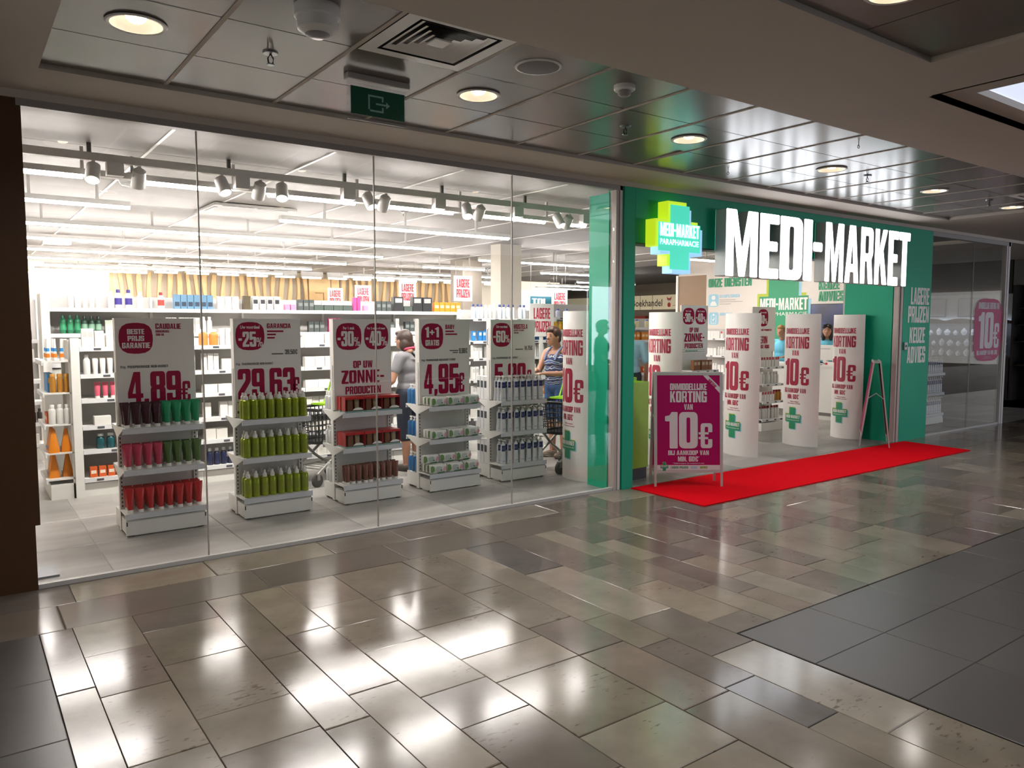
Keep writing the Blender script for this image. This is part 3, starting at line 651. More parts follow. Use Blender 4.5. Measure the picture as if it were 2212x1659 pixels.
# ================================================================ SHOP LIGHTING
TUBEM = mat('light_tube', '#ffffff', .4, var=0, emit='#fff7f2', es=TUBE)
HOUS = mat('lamp_housing', '#c9c7c3', .45, var=.02)
def light_line(segs, y, lab, tracks=False, z=2.75):
    x0 = min(a for a, c in segs); x1 = max(c for a, c in segs)
    t = thing('light_line', lab, 'lamp', (x0, y, z), group='ceiling light lines')
    for a, c in segs:
        part('tube', MB().prism([(-.028, .014), (-.028, .010), (-.012, -.012), (.012, -.012), (.028, .010), (.028, .014)], a-x0, c-x0, 'x'), TUBEM, t, smooth=False)
    part('housing', B(0 if not tracks else -.3, x1-x0, -.045, .045, .014, .06), HOUS, t)
    n = max(2, int((x1-x0)/1.3)+1)
    for i in range(n): part('suspension', B((x1-x0)*(i+.5)/n-.012, (x1-x0)*(i+.5)/n+.012, -.012, .012, .06, .235), HOUS, t)
    return t
def spot(x, y, z, ax, lab, big=1.0, es=12):
    t = thing('track_spot', lab, 'spotlight', (x, y, z), group='track spotlights')
    part('bracket', B(-.012, .012, -.03, .03, -.02, .058), HOUS, t)
    h = part('lamp_head', MB().loft([(-.11, .052, .052), (-.105, .055, .055), (.03, .05, .05), (.045, .03, .03)], 16), HOUS, t)
    h.rotation_euler = ax
    f = part('lens', MB().loft([(-.113, .045, .045), (-.111, .045, .045)], 16), mat('spot_lens', '#ffffff', .4, var=0, emit='#fff6e8', es=es), h)
    return t
light_line([(.30, .88), (1.335, 2.016), (2.341, 3.173), (3.50, 4.27), (4.628, 5.49), (5.847, 6.10)], 6.93, 'nearest ceiling light line in six short pieces with spotlights between', True)
for i, x in enumerate([.94, 1.90, 2.42, 3.25, 4.36, 5.57]):
    spot(x, 6.80, 2.80, (R(-28), R(-12 if i % 2 else 10), 0), ['spotlight at the left end of the nearest light line', 'spotlight between the second and third pieces of the nearest light line', 'smaller spotlight turned away beside the third piece of the light line', 'spotlight after the third piece of the nearest light line', 'spotlight after the fourth piece of the nearest light line', 'spotlight near the right end of the nearest light line'][i])
for i, x in enumerate([1.26, 2.22, 3.42, 4.52, 5.72]):
    t = spot(x, 6.78, 2.79, (R(38), 0, 0), '%s spotlight from the left turned towards the back shelves on the nearest track' % ORD[i], es=2)
    L_ = bpy.data.lights.new('spot_beam', 'SPOT'); L_.energy = 140; L_.spot_size = R(85); L_.spot_blend = .8; L_.shadow_soft_size = .04; L_.color = (1, .95, .88)
    lo = bpy.data.objects.new('beam', L_); COL.objects.link(lo); lo.parent = t; lo.location = (0, .09, -.11); lo.rotation_euler = (R(42), 0, 0)
# track profile of the first line
tr = thing('lamp_track', 'long grey lamp track above the nearest light line', 'track', (.2, 6.80, 2.86))
part('profile', B(0, 6.3, -.025, .025, 0, .06), HOUS, tr)
for k in range(6): part('hanger', B(.7+k*1.05, .73+k*1.05, -.012, .012, .06, .135), mat('hanger_dark', '#6b6864', .5), tr)
for k in range(6): part('gear_box', B(.95+k*.98-.12, .95+k*.98, -.04, .04, -.10, 0), HOUS, tr)
light_line([(.35, 1.482)], 8.5, 'short light line at the left, second from the window')
light_line([(3.013, 6.145)], 8.54, 'light line right of the ceiling vent, second from the window')
for y, x0, x1, lab in [(10.41, .3, 6.178, 'third long light line from the window'), (12.15, .3, 6.06, 'fourth long light line from the window'), (13.96, .4, 6.19, 'fifth long light line from the window'),
                   (15.75, .5, 6.2, 'sixth long light line from the window'), (17.47, 1.5, 6.18, 'seventh long light line from the window'), (18.9, 1.45, 3.6, 'eighth light line, a short one at the far left'),
                   (11.68, 7.757, 11.2, 'right-hand light line nearest the entrance'), (13.7, 7.752, 9.22, 'right-hand short light line, second row'), (13.75, 10.81, 12.5, 'right-hand light line behind the green panel, second row'),
                   (15.75, 7.69, 9.9, 'right-hand light line, third row'), (15.78, 10.28, 10.88, 'tiny right-hand light line by the column, third row'), (17.55, 7.73, 10.86, 'right-hand light line, farthest row'), (17.6, 11.38, 12.21, 'tiny right-hand light line by the column, farthest row'),
                   (9.3, 10.6, 12.6, 'added light line above the service counter')]:  # the counter line is invented, added to brighten the entrance
    light_line([(x0, x1)], y, lab)
# wall washer over the wooden wall
for i in range(15):
    x0 = 3.2+.72*i; t = thing('wall_washer', ORD[i]+' short wall-washing light from the left on the back wall', 'lamp', (x0, 19.7, 2.83), group='wall washers')
    part('tube', B(0, .5, -.03, .03, -.02, .018), mat('washer_tube', '#ffffff', .4, var=0, emit='#fff4e2', es=13), t, smooth=False); part('housing', B(-.05, .55, -.035, .035, .02, .16), HOUS, t)
part('cove_light', B(-.6, 3.0, 20.35, 20.5, 2.72, 2.78), MATS['washer_tube'], wall_back, 'bright cove light along the top of the white wall')
for i in range(46):
    x = 3.05+.215*i
    if 7.9 < x < 8.75: continue
    ph = i*.9; mb = MB(); rings = []
    for k in range(9):
        z = 1.2+1.65*k/8; d = .035*math.sin(ph+z*3.1); rings.append((z, .058+.015*math.sin(ph*1.7+z*4), .06, d, 0))
    mb.loft(rings, 8, True, x, 20.25, .6)
    part('wave_slat', mb, WOODL, wall_back)
part('puzzle_panel', B(7.88, 8.75, 20.2, 20.3, 1.2, 2.85), WOODL, wall_back, 'flat wooden panel between the wavy slats')
for q in [(8.05, 8.3, 2.45, 2.47), (8.28, 8.3, 2.2, 2.45), (8.5, 8.52, 2.45, 2.85), (8.5, 8.72, 2.43, 2.45)]: part('panel_groove', B(q[0], q[1], 20.19, 20.2, q[2], q[3]), mat('groove', '#8a6a3c', .6), wall_back)
# ceiling cassette, smoke dome, emergency lamp
t = thing('ceiling_cassette', 'white ceiling air-conditioning cassette with two dark slots', 'air conditioner', (2.95, 9.6, 2.985))
part('cover', MB().bbox(-.48, .48, -.48, .48, -.03, 0), MATS['shop_ceiling_tile'], t)
for a in (0, 1): part('slot', B(-.38+.4*a, -.02+.4*a, -.44, -.40, -.033, -.028), BLACK, t)
part('side_slot', B(-.44, -.40, -.3, .1, -.033, -.028), BLACK, t)
t = thing('dome_lamp', 'round glass ceiling dome hanging beside the nearest light line', 'lamp', (1.27, 7.12, 2.80)); part('dome', MB().lathe([(.02,-.06),(.09,-.045),(.105,-.015),(.09,.01)], 20), CLEAR, t); part('fitting', MB().lathe([(.06,.01),(.05,.05),(.012,.06),(.012,.19)], 16), mat('fitting_grey', '#8d8b88', .4), t)
t = thing('emergency_light', 'white oblong emergency light on the shop ceiling, far left', 'lamp', (1.45, 14.6, 2.985)); part('body', MB().bbox(-.2, .2, -.07, .07, -.08, 0), PLAST, t); part('diffuser', B(-.17, .17, -.05, .05, -.088, -.079), mat('diffuser_dim', '#f2efe8', .4, emit='#fff8ec', es=.8), t)
sprinkler(4.6, 8.6, 2.99, 'sprinkler head on the shop ceiling behind the window joint')

# ================================================================ PRODUCTS
class Proto:
    def __init__(s, name, cat, parts): s.name = name; s.cat = cat; s.parts = parts
    def put(s, label, loc, rz=0, group=None, sc=None):
        o = tag(obj(s.name, s.parts[0][1], None, loc, rz, sc), label, s.cat, group)
        for n, me in s.parts[1:]: obj(n, me, o)
        return o
def P_(name, cat, *parts): return Proto(name, cat, [(n, mb.mesh(n, m)) for n, mb, m in parts])
def tube_body(h=.185, wd=.031, rb=.02, z0=.022): return MB().loft([(z0, rb, rb), (z0+h*.25, rb*1.12, rb*1.02), (z0+h*.6, (wd+rb)*.55, rb*.7), (h*.93, wd, .006), (h, wd, .003)], 14)
def tube(col, nm, h=.185, wd=.031): return P_('squeeze_tube', 'tube', ('body', tube_body(h, wd), mat('tube_'+nm, col, .32, var=.04)), ('cap', MB().lathe([(.021,0),(.021,.022),(.017,.024)], 12), PLAST), ('crimp', B(-wd, wd, -.0035, .0035, h-.012, h+.002), MATS['tube_'+nm]))
T_DARK = tube('#3b1622', 'plum'); T_GREEN = tube('#1d8f5f', 'emerald'); T_PINK = tube('#b83a55', 'pink'); T_OLIVE = tube('#4e6a35', 'olive'); T_RED = tube('#b31218', 'red'); T_BROWN = tube('#6b3a2a', 'brown', .165, .026)
SPRAY = P_('spray_bottle', 'bottle', ('body', MB().lathe([(.028,0),(.031,.004),(.031,.14),(.028,.152),(.018,.16)], 16), mat('spray_green', '#8a9a12', .28, metal=.35, var=.06)),
           ('label', MB().loft([(.03, .0314, .0314), (.118, .0314, .0314)], 16, False), mat('spray_label', '#7f8c14', .4, var=.12, scale=60)), ('cap', MB().lathe([(.019,.158),(.018,.185),(.010,.195),(.009,.215)], 12), mat('cap_white', '#d9d8d2', .35)))
def sector(prof, a0, a1, n=8, k=1.012):
    mb = MB(); vs = []; m = n+1
    for z, rx, ry in prof:
        for i in range(m): a = R(a0+(a1-a0)*i/n); vs.append((rx*k*math.sin(a), -ry*k*math.cos(a), z))
    return mb.add(vs, [(j*m+i, j*m+i+1, j*m+m+i+1, j*m+m+i) for j in range(len(prof)-1) for i in range(n)])
_mb = [(0,.031,.024),(.004,.034,.026),(.06,.031,.024),(.10,.027,.021),(.16,.029,.022),(.20,.027,.021),(.215,.012,.012)]
NAVY = mat('navy_label', '#1f2f66', .4, var=.05)
PUMP = P_('pump_bottle', 'bottle', ('body', MB().loft(_mb, 16), mat('bottle_white', '#d6d9dc', .35, var=.02)), ('label', sector([(.135,.0282,.0216),(.15,.0288,.0219),(.195,.0275,.0212)], -58, 58), NAVY),
          ('print', sector([(.032,.0327,.0252),(.036,.0324,.025)], -40, 40), mat('blue_print', '#6f83ad', .5)), ('pump', MB().lathe([(.013,.213),(.013,.228),(.006,.23),(.006,.245)], 10).box(-.012, .012, -.034, .010, .243, .253), PLAST))
def wipes():
    mb = MB(); L, d, h = .092, .0315, .088
    mb.loft([(-L, .002, h*.42), (-L*.9, d*.7, h*.47), (-L*.5, d, h*.5), (L*.5, d, h*.5), (L*.9, d*.7, h*.47), (L, .002, h*.42)], 12, True, 0, 0, .55)
    mb.v = [(z, x, y+h*.5) for x, y, z in mb.v]
    lf = MB(); flat(lf, [(-.088,.012,.01),(-.05,.012,.02),(-.042,.05,.02),(-.06,.08,.01),(-.088,.08,.01)], -.033)
    lb = MB(); flat(lb, [(-.036,.022,.012),(.03,.022,.012),(.03,.07,.012),(-.036,.07,.012)], -.033)
    pk = MB(); flat(pk, [(.04,.03,.008),(.055,.022,.008),(.08,.03,.01),(.078,.06,.01),(.058,.074,.01),(.05,.05,.006)], -.033)
    gl = MB(); flat(gl, [(-.03,.006,.003),(.07,.006,.003),(.055,.018,.004),(-.01,.015,.004)], -.0325)
    dk = MB(); flat(dk, [(.012,.03,.004),(.03,.024,.004),(.034,.034,.004),(.02,.04,.004)], -.0341)
    return P_('wipes_pack', 'wipes pack', ('wrapper', mb, mat('wrapper_white', '#dcdcd6', .25, var=.03)), ('leaf_print', lf, mat('leaf_print', '#5f8a4a', .4, var=.35, scale=80)), ('window_print', lb, mat('pale_print', '#b3bcb8', .3)),
              ('pink_print', pk, mat('pink_print', '#cf9aa0', .4, var=.2, scale=60)), ('grass_print', gl, mat('grass_print', '#3f7a4a', .4, var=.2)), ('logo_print', dk, mat('dk_print', '#2f5a44', .4)))
WIPES = wipes()
def giftbox():
    w2, d, h = .088, .045, .135; RED = mat('gift_red', '#b01f1c', .35, var=.05); m = MB()
    m.box(-w2, w2, d-.003, d, 0, h); m.box(-w2, -w2+.003, -d, d, .012, h); m.box(w2-.003, w2, -d, d, .012, h); m.box(-w2, w2, -d, d, h-.003, h); m.box(-w2, w2, -d, -d+.002, h-.02, h)
    arc = MB(); flat(arc, [(-.02,.02,.0),(.08,.02,.0),(.08,.03,.005),(.03,.05,.03),(-.01,.03,.02)], -d-.0015)
    return P_('gift_box', 'gift set', ('red_case', m, RED), ('base_strip', B(-w2, w2, -d-.001, d, 0, .012), mat('teal_base', '#7fa39a', .5)), ('brown_carton', B(-.06, -.012, -.03, .02, .012, .115), mat('carton_brown', '#8a5430', .5)),
              ('beige_tube', MB().loft([(.012, .018, .016), (.10, .024, .008), (.115, .025, .003)], 12, True, .035, -.01), mat('tube_beige', '#b89f78', .4)), ('white_band', arc, PLAST), ('clear_front', B(-w2+.003, w2-.003, -d, -d+.001, .012, h-.02), CLEAR))
GIFT = giftbox()
def carton(name, col, wx, dy, h, col2=None, stripe=.3):
    ps = [('body', MB().bbox(-wx/2, wx/2, -dy/2, dy/2, 0, h, .002), mat('carton_'+name, col, .5, var=.04))]
    if col2: ps.append(('print', B(-wx*.36, wx*.36, -dy/2-.0012, -dy/2-.0002, h*stripe, h*(stripe+.3)), mat('cprint_'+name, col2, .5)))
    return Proto('carton', 'carton', [(n, mb.mesh(n, m)) for n, mb, m in ps])
def bottle(name, col, r_, h, cap='#d9d8d2', lab=None, k=.45):
    ps = [('body', MB().lathe([(r_*.93,0),(r_,.004),(r_,h*.68),(r_*.85,h*.76),(r_*k,h*.82),(r_*k,h*.84)], 12), mat('bot_'+name, col, .3, var=.05)), ('cap', MB().lathe([(r_*k*1.25,h*.83),(r_*k*1.25,h*.97),(r_*k*1.1,h)], 10), mat('botcap_'+name, cap, .4))]
    if lab: ps.append(('label', MB().loft([(h*.2, r_*1.01, r_*1.01), (h*.55, r_*1.01, r_*1.01)], 12, False), mat('botlab_'+name, lab, .5)))
    return Proto('bottle', 'bottle', [(n, mb.mesh(n, m)) for n, mb, m in ps])
def jar(name, col, r_, h, cap='#d9d8d2'):
    return P_('jar', 'jar', ('body', MB().lathe([(r_*.95,0),(r_,.003),(r_,h*.62),(r_*.95,h*.66)], 14), mat('jar_'+name, col, .35)), ('lid', MB().lathe([(r_*1.02,h*.66),(r_*1.02,h*.97),(r_*.98,h)], 14), mat('jarlid_'+name, cap, .4)))
CLEARB = P_('clear_bottle', 'bottle', ('body', MB().lathe([(.026,0),(.028,.004),(.028,.11),(.022,.122),(.012,.13)], 12), mat('frosted', '#c9cccd', .25, var=.03)), ('cap', MB().lathe([(.017,.13),(.017,.16),(.015,.162)], 10), PLAST))
BLUEP = P_('blue_pump', 'bottle', ('body', MB().lathe([(.033,0),(.035,.004),(.035,.13),(.028,.142),(.012,.146)], 14), mat('blue_bottle', '#1c5f94', .28, var=.05)), ('pump', MB().lathe([(.014,.146),(.014,.16),(.006,.162),(.006,.178)], 10).box(-.012, .012, -.034, .008, .176, .188), PLAST))

# ================================================================ PROMOTION DISPLAYS BEHIND THE WINDOW
DW = .58
def pill(mb, x0, x1, z0, z1, y=0):
    flat(mb, [(x0,z0,.42*(x1-x0)),(x1,z0,.42*(x1-x0)),(x1,z1,.42*(x1-x0)),(x0,z1,.42*(x1-x0))], y); return mb
HY = .195
def display(x0, y0, lab, header=True, grp='promotion displays behind the window'):
    t = thing('display_stand', lab, 'display stand', (x0, y0, 0), group=grp)
    part('front_base', B(.005, DW-.005, .012, .2, .02, .125).box(.02, DW-.02, .03, .19, .0, .02), WHITE, t)
    part('base_front_panel', B(0, DW, 0, .012, .012, .118), WHITE, t)
    for sx in (0.004, DW-.012): part('panel_clip', B(sx, sx+.008, -.002, 0, .085, .115), DARK, t)
    part('back_base', B(.005, DW-.005, .265, .46, .02, .15), WHITE, t)
    for sx in (.0, DW-.035): 
        u = part('upright', B(sx, sx+.035, .215, .262, .01, 1.235), WHITE, t)
        mb = MB()
        for k in range(34): mb.box(sx+.012, sx+.02, .2138, .215, .16+.031*k, .176+.031*k)
        part('slot_row', mb, DARK, u)
    for a in (.02, DW-.06):
        for c in (.03, .40): part('foot', B(a, a+.04, c, c+.04, 0, .02), BLACK, t)
    part('back_panel', B(.03, DW-.03, .228, .25, .15, 1.2), WHITE, t)
    for z in (.822, .506, .175):
        sh = part('shelf', B(0, DW, 0, .215, z-.012, z), WHITE, t)
        part('shelf_lip', B(0, DW, -.006, .004, z-.042, z), mat('lip_white', '#c9ccd0', .35), sh)
        if z > .3:
            for sx in (.0, DW-.004): part('bracket', MB().prism([(.01, z-.012), (.215, z-.085), (.215, z-.012)], sx, sx+.004, 'x'), WHITE, sh)
        if z > .3:
            s2 = part('rear_shelf', B(0, DW, .262, .46, z-.012, z), WHITE, t)
            part('shelf_lip', B(0, DW, .456, .466, z-.042, z), MATS['lip_white'], s2)
            for sx in (.0, DW-.004): part('bracket', MB().prism([(.262, z-.085), (.45, z-.012), (.262, z-.012)], sx, sx+.004, 'x'), WHITE, s2)
    if header:
        hd = part('header_board', B(.005, DW-.005, HY, .275, .83, 1.64), PAPER, t)
        part('header_cap', B(.003, DW-.003, HY-.003, .278, 1.638, 1.648), PLAST, hd)
    return t
def hprint(t, mag=None, wht=None, gry=None, grn=None):
    y = HY-.0012
    for nm, f, m, dy in (('magenta_print', mag, MAG, 0), ('white_lettering', wht, PAPER, -.0008), ('grey_lettering', gry, GREY, 0), ('green_lettering', grn, PGREEN, 0)):
        if f: mb = MB(); f(mb, y+dy); part(nm, mb, m, t)
def bars(mb, rows, y):
    for x, z, wd, h in rows: flat(mb, [(x,z),(x+wd,z),(x+wd,z+h),(x,z+h)], y)
DX = [.99, 1.868, 2.738, 3.608, 4.44]; DY = 6.29
NAMES = ['4,89 price sign', '29,63 price sign', '-30 and -40 percent sign', '4,95 price sign', '-60 percent sign']
DL = ['white display stand with tubes under a 4,89 euro price board', 'white display stand of lime spray bottles under a 29,63 euro price board', 'white display stand of red gift boxes under a -30 and -40 percent board', 'white display stand of wipes packs under a 4,95 euro board', 'white display stand of pump bottles under a -60 percent board']
D = [display(DX[i], DY, DL[i]) for i in range(5)]
def pil_txt(*ls): return lambda mb, y: [put(mb, tx, x, z, h, width=wd, align='c', y=y) for tx, x, z, h, wd in ls]
def m1(mb, y):
    pill(mb, .03, .27, 1.375, 1.612, y); put(mb, 'CAUDALIE', .292, 1.565, .042, width=.185, y=y); put(mb, 'DOUCHEGEL', .292, 1.537, .018, width=.1, y=y); put(mb, '200 ML', .292, 1.512, .018, width=.062, y=y)
    put(mb, '4', .08, .985, .25, k=.88, y=y); put(mb, ',', .195, .985, .25, k=.88, y=y); put(mb, '89', .245, .985, .25, k=.88, y=y); put(mb, '€', .465, .985, .165, k=.78, y=y)
hprint(D[0], m1, pil_txt(('BESTE', .15, 1.525, .04, .12), ('PRIJS', .15, 1.473, .04, .115), ('GARANTIE', .15, 1.418, .042, .195)), lambda mb, y: (small(mb, 'Prijs', .035, 1.265, .02, y=y, bold=.02, sx=.8), put(mb, 'PARAPHARMACIE MEDI-MARKET', .085, 1.265, .02, width=.29, y=y)))
def m2(mb, y):
    pill(mb, .022, .262, 1.385, 1.62, y); put(mb, 'GARANCIA', .285, 1.568, .04, width=.205, y=y); bars(mb, [(.285, 1.535, .14, .014), (.285, 1.508, .075, .014), (.285, 1.48, .065, .014)], y)
    put(mb, '29', .035, .98, .25, k=.87, y=y); put(mb, '.', .255, .98, .25, k=.87, y=y); put(mb, '63', .30, .98, .25, k=.87, y=y); put(mb, '€', .50, .98, .165, k=.65, y=y)
hprint(D[1], m2, lambda mb, y: (small(mb, 'Uw voordeel', .142, 1.565, .028, width=.16, align='c', y=y, bold=.03), put(mb, '-25', .045, 1.415, .125, width=.145, y=y), put(mb, '%', .195, 1.415, .075, width=.05, y=y)),
       lambda mb, y: (bars(mb, [(.32, 1.345, .1, .01)], y), put(mb, '39,50€', .435, 1.345, .04, width=.11, y=y), small(mb, 'Prijs', .022, 1.262, .018, y=y, bold=.02, sx=.8), put(mb, 'PARAPHARMACIE MEDI-MARKET', .07, 1.262, .018, width=.26, y=y), bars(mb, [(.022, .95, .045, .006), (.022, .87, .045, .006), (.022, .86, .045, .02)], y)))
def m3(mb, y):
    pill(mb, .032, .278, 1.37, 1.612, y); pill(mb, .305, .548, 1.37, 1.612, y)
    put(mb, 'OP UW', .29, 1.205, .065, width=.19, align='c', y=y); put(mb, 'ZONNE-', .29, 1.065, .12, width=.42, align='c', y=y); put(mb, 'PRODUCTEN', .29, .968, .07, width=.35, align='c', y=y)
hprint(D[2], m3, lambda mb, y: (small(mb, 'Per 1 stuk', .155, 1.555, .026, width=.11, align='c', y=y, bold=.03), put(mb, '-30', .045, 1.405, .135, width=.155, y=y), put(mb, '%', .205, 1.405, .08, width=.055, y=y),
                              small(mb, 'Per 2 stuks of meer', .427, 1.555, .022, width=.185, align='c', y=y, bold=.03), put(mb, '-40', .318, 1.405, .135, width=.155, y=y), put(mb, '%', .478, 1.405, .08, width=.055, y=y)))
def m4(mb, y):
    pill(mb, .028, .272, 1.36, 1.61, y); put(mb, 'BABY', .298, 1.555, .042, width=.105, y=y); bars(mb, [(.298, 1.525, .1, .014), (.298, 1.497, .135, .014)], y)
    put(mb, '4', .055, .925, .29, k=.72, y=y); put(mb, ',', .17, .925, .29, k=.8, y=y); put(mb, '95', .22, .925, .29, k=.80, y=y); put(mb, '€', .445, .93, .19, k=.68, y=y)
hprint(D[3], m4, lambda mb, y: (put(mb, '1+1', .148, 1.475, .10, width=.15, align='c', y=y), put(mb, 'GRATIS', .15, 1.395, .055, width=.15, align='c', y=y)),
       lambda mb, y: (bars(mb, [(.345, 1.338, .1, .01), (.38, 1.318, .06, .01)], y), put(mb, '9,98€', .455, 1.315, .05, width=.095, y=y), small(mb, 'Prijs', .03, 1.245, .02, y=y, bold=.02, sx=.8), put(mb, 'PARAPHARMACIE MEDI-MARKET 2 STUKS', .08, 1.245, .02, width=.33, y=y)),
       lambda mb, y: (bars(mb, [(.03, .905, .52, .004), (.03, .85, .52, .004)], y), small(mb, 'Ook op', .14, .866, .025, width=.07, y=y, bold=.02), put(mb, 'WWW.MEDI-MARKET.BE', .22, .866, .026, width=.23, y=y)))
def m5(mb, y):
    pill(mb, .028, .255, 1.37, 1.615, y); put(mb, 'MUSTELA', .295, 1.553, .05, width=.18, y=y); put(mb, 'ZACHTE WASGEL', .295, 1.53, .016, width=.135, y=y); put(mb, '750 ML', .295, 1.505, .016, width=.062, y=y)
    put(mb, '5', .055, .96, .235, k=.92, y=y); put(mb, ',', .17, .96, .235, k=.8, y=y); put(mb, '90', .225, .96, .235, k=.96, y=y); put(mb, '€', .462, .96, .16, k=.76, y=y)
hprint(D[4], m5, lambda mb, y: (small(mb, 'Uw voordeel', .142, 1.565, .026, width=.14, align='c', y=y, bold=.03), put(mb, '-60', .035, 1.415, .12, width=.15, y=y), put(mb, '%', .19, 1.415, .075, width=.05, y=y)),
       lambda mb, y: (bars(mb, [(.315, 1.335, .1, .01)], y), put(mb, '14,75€', .435, 1.33, .045, width=.105, y=y), small(mb, 'Prijs', .028, 1.245, .02, y=y, bold=.02, sx=.8), put(mb, 'PARAPHARMACIE MEDI-MARKET', .075, 1.245, .02, width=.27, y=y)))
hk = part('side_handle', MB().tube([(.0, .225, 1.56), (-.012, .23, 1.55), (-.012, .235, 1.40), (0, .24, 1.39)], .003, 6), DARK, D[4])

SHN = {.822: 'top', .506: 'middle', .175: 'bottom'}
def row(di, proto, kind, z, x0, x1, n, ys=(.055, .13), jit=.003, rz=0, grp=None, ord0=0, total=None, skip=()):
    rng = random.Random(di*100+int(z*1000)+n)
    for r_, y in enumerate(ys):
        for i in range(n):
            if (r_, i) in skip: continue
            x = x0+(x1-x0)*(i/(n-1) if n > 1 else .5)
            where = '%s shelf, %s' % (SHN[z], NAMES[di])
            lab = '%s %s from left, %s row, %s' % (ORD[i+ord0], kind, ['front', 'second', 'rear'][r_], where)
            proto.put(lab, (DX[di]+x+rng.uniform(-jit, jit), DY+y+rng.uniform(-jit, jit), z+.0005), rz+rng.uniform(-.08, .08), grp or kind+'s on the displays')
row(0, T_DARK, 'dark plum tube', .822, .04, .255, 4); row(0, T_GREEN, 'emerald tube', .822, .325, .54, 4)
row(0, T_PINK, 'pink tube', .506, .04, .255, 4); row(0, T_OLIVE, 'olive tube', .506, .325, .54, 4)
row(0, T_RED, 'red tube', .175, .045, .535, 8, (.05, .11, .17))
row(1, SPRAY, 'lime spray bottle', .822, .05, .535, 8); row(1, SPRAY, 'lime spray bottle', .506, .05, .535, 8); row(1, SPRAY, 'lime spray bottle', .175, .05, .535, 8)
GY = (.055, .10)
row(2, GIFT, 'red gift box', .822, .115, .475, 3, (.048, .144), 0); row(2, GIFT, 'red gift box', .506, .115, .475, 3, (.048, .144), 0)
row(2, T_BROWN, 'brown tube', .175, .05, .53, 9, (.05, .11), .012)
row(3, WIPES, 'wipes pack', .822, .115, .49, 3, (.034, .0975, .161), .0003); row(3, WIPES, 'wipes pack', .506, .115, .49, 3, (.034, .0975, .161), .0003); row(3, WIPES, 'wipes pack', .175, .105, .48, 3, (.034, .0975, .161), .0003)
for i in range(3): WIPES.put('%s wipes pack from the left lying on top of the bottom-shelf packs' % ORD[i], (DX[3]+.06+.187*i, DY+.10, .265), 0, 'wipes packs on the displays')
row(4, PUMP, 'white pump bottle', .822, .055, .535, 7, (.045, .105, .165)); row(4, PUMP, 'white pump bottle', .506, .055, .535, 7, (.045, .115)); row(4, PUMP, 'white pump bottle', .175, .055, .535, 7, (.045, .115))
# goods on the rear shelves that show beside the uprights
YEL = tube('#b8c43a', 'yellowgreen')
for di, pr, kind in ((1, YEL, 'yellow-green tube'), (2, CLEARB, 'frosted bottle'), (3, BLUEP, 'blue pump bottle')):
    for z in (.822, .506, .15):
        for i in range(1 if di == 1 else 3):
            if di == 1 and z < .8: continue
            nz = {.822: 'top', .506: 'middle', .15: 'bottom'}[z]
            pr.put('%s %s on the rear %s shelf behind the %s' % (ORD[i], kind, nz, NAMES[di]), (DX[di]+.052, DY+.312+.07*i, z+.001), 0, kind+'s on rear shelves')
BX5 = carton('tallwhite', '#d5d6d6', .06, .06, .24, '#3a3f46', .5)
for z in (.822, .506, .15):
    for i in range(3): BX5.put('%s tall white carton on the rear %s shelf behind the -60 percent sign' % (ORD[i], {.822: 'top', .506: 'middle', .15: 'bottom'}[z]), (DX[4]+.045, DY+.31+.065*i, z+.001), R(-90), 'tall cartons on rear shelves')
# stand behind the right-hand window
d6 = display(12.40, 5.93, 'white display stand of pump bottles behind the right-hand window', False)
for z in (.822, .506, .175):
    for r_, y in enumerate((.045, .115)):
        for i in range(8): PUMP.put('%s white pump bottle, %s row, %s shelf, right-hand window' % (ORD[i], ('front', 'rear')[r_], SHN[z]), (12.40+.045+.07*i, 5.93+y, z+.0005), 0, 'white pump bottles behind the right-hand window')
# ================================================================ SHELVING BEHIND THE DISPLAYS
LIP = mat('rail_white', '#d4d5d6', .35, var=.02); SHB = mat('shelf_back', '#b4b1ae', .5, var=.02); TAGM = mat('price_tag', '#4a4c50', .5, var=.05)
def shelf_bay(name, lab, x0, y0, wd, dp, top, zs, rz=0, grp=None, tags=3, base=True, deep=None, cat='shelving'):
    """local: front at y=0, depth +y"""
    t = thing(name, lab, cat, (x0, y0, 0), rz, grp)
    part('back_panel', B(.01, wd-.01, dp-.02, dp, .0, top), SHB, t)
    for sx in (0, wd-.03): part('upright', B(sx, sx+.03, dp-.05, dp+.005, 0, top+.01), WHITE, t)
    if base: part('plinth', B(0, wd, .02, dp-.02, .0, zs[-1]-.05), WHITE, t)
    rng = random.Random(int(x0*100+y0*10))
    for k, z in enumerate(zs):
        d0 = deep[k] if deep else 0
        sh = part('shelf', B(0, wd, d0, dp-.02, z-.012, z), WHITE, t)
        part('price_rail', B(0, wd, d0-.012, d0, z-.038, z+.002), LIP, sh)
        for i in range(tags):
            a = wd*(i+rng.uniform(.25, .75))/tags; part('price_tag', B(a-.03, a+.03, d0-.0145, d0-.012, z-.028, z-.008), TAGM, sh)
    return t
W_A = carton('white_a', '#d9d7d2', .075, .06, .15); W_B = carton('white_b', '#d3d0ca', .11, .08, .11); W_C = carton('white_c', '#dcdad6', .05, .05, .17, '#b9b9b6', .55); W_D = carton('white_d', '#d6d4cf', .14, .09, .085)
W_T = tube('#dcd8d2', 'cream', .15, .024); W_J = jar('white', '#d8d5cf', .035, .055)
PNK = tube('#c2566a', 'rose', .15, .026); TEAL = bottle('teal', '#134a52', .036, .14, '#c9cfcf', None, .6); NAV = bottle('navy', '#1c2548', .03, .17, '#c9cdd6', None); 
ORB = carton('orange_box', '#c9571d', .06, .06, .1, '#e8d9c8', .35); ORT = bottle('orange_oil', '#d2793a', .045, .16, '#ece7df', None, .5); GRN = bottle('green_btl', '#1d6b48', .03, .19, '#1d5a40', '#2f8a60', .4); GRD = bottle('dgreen_btl', '#1d3d30', .03, .18, '#203028', '#7aa08a', .4)
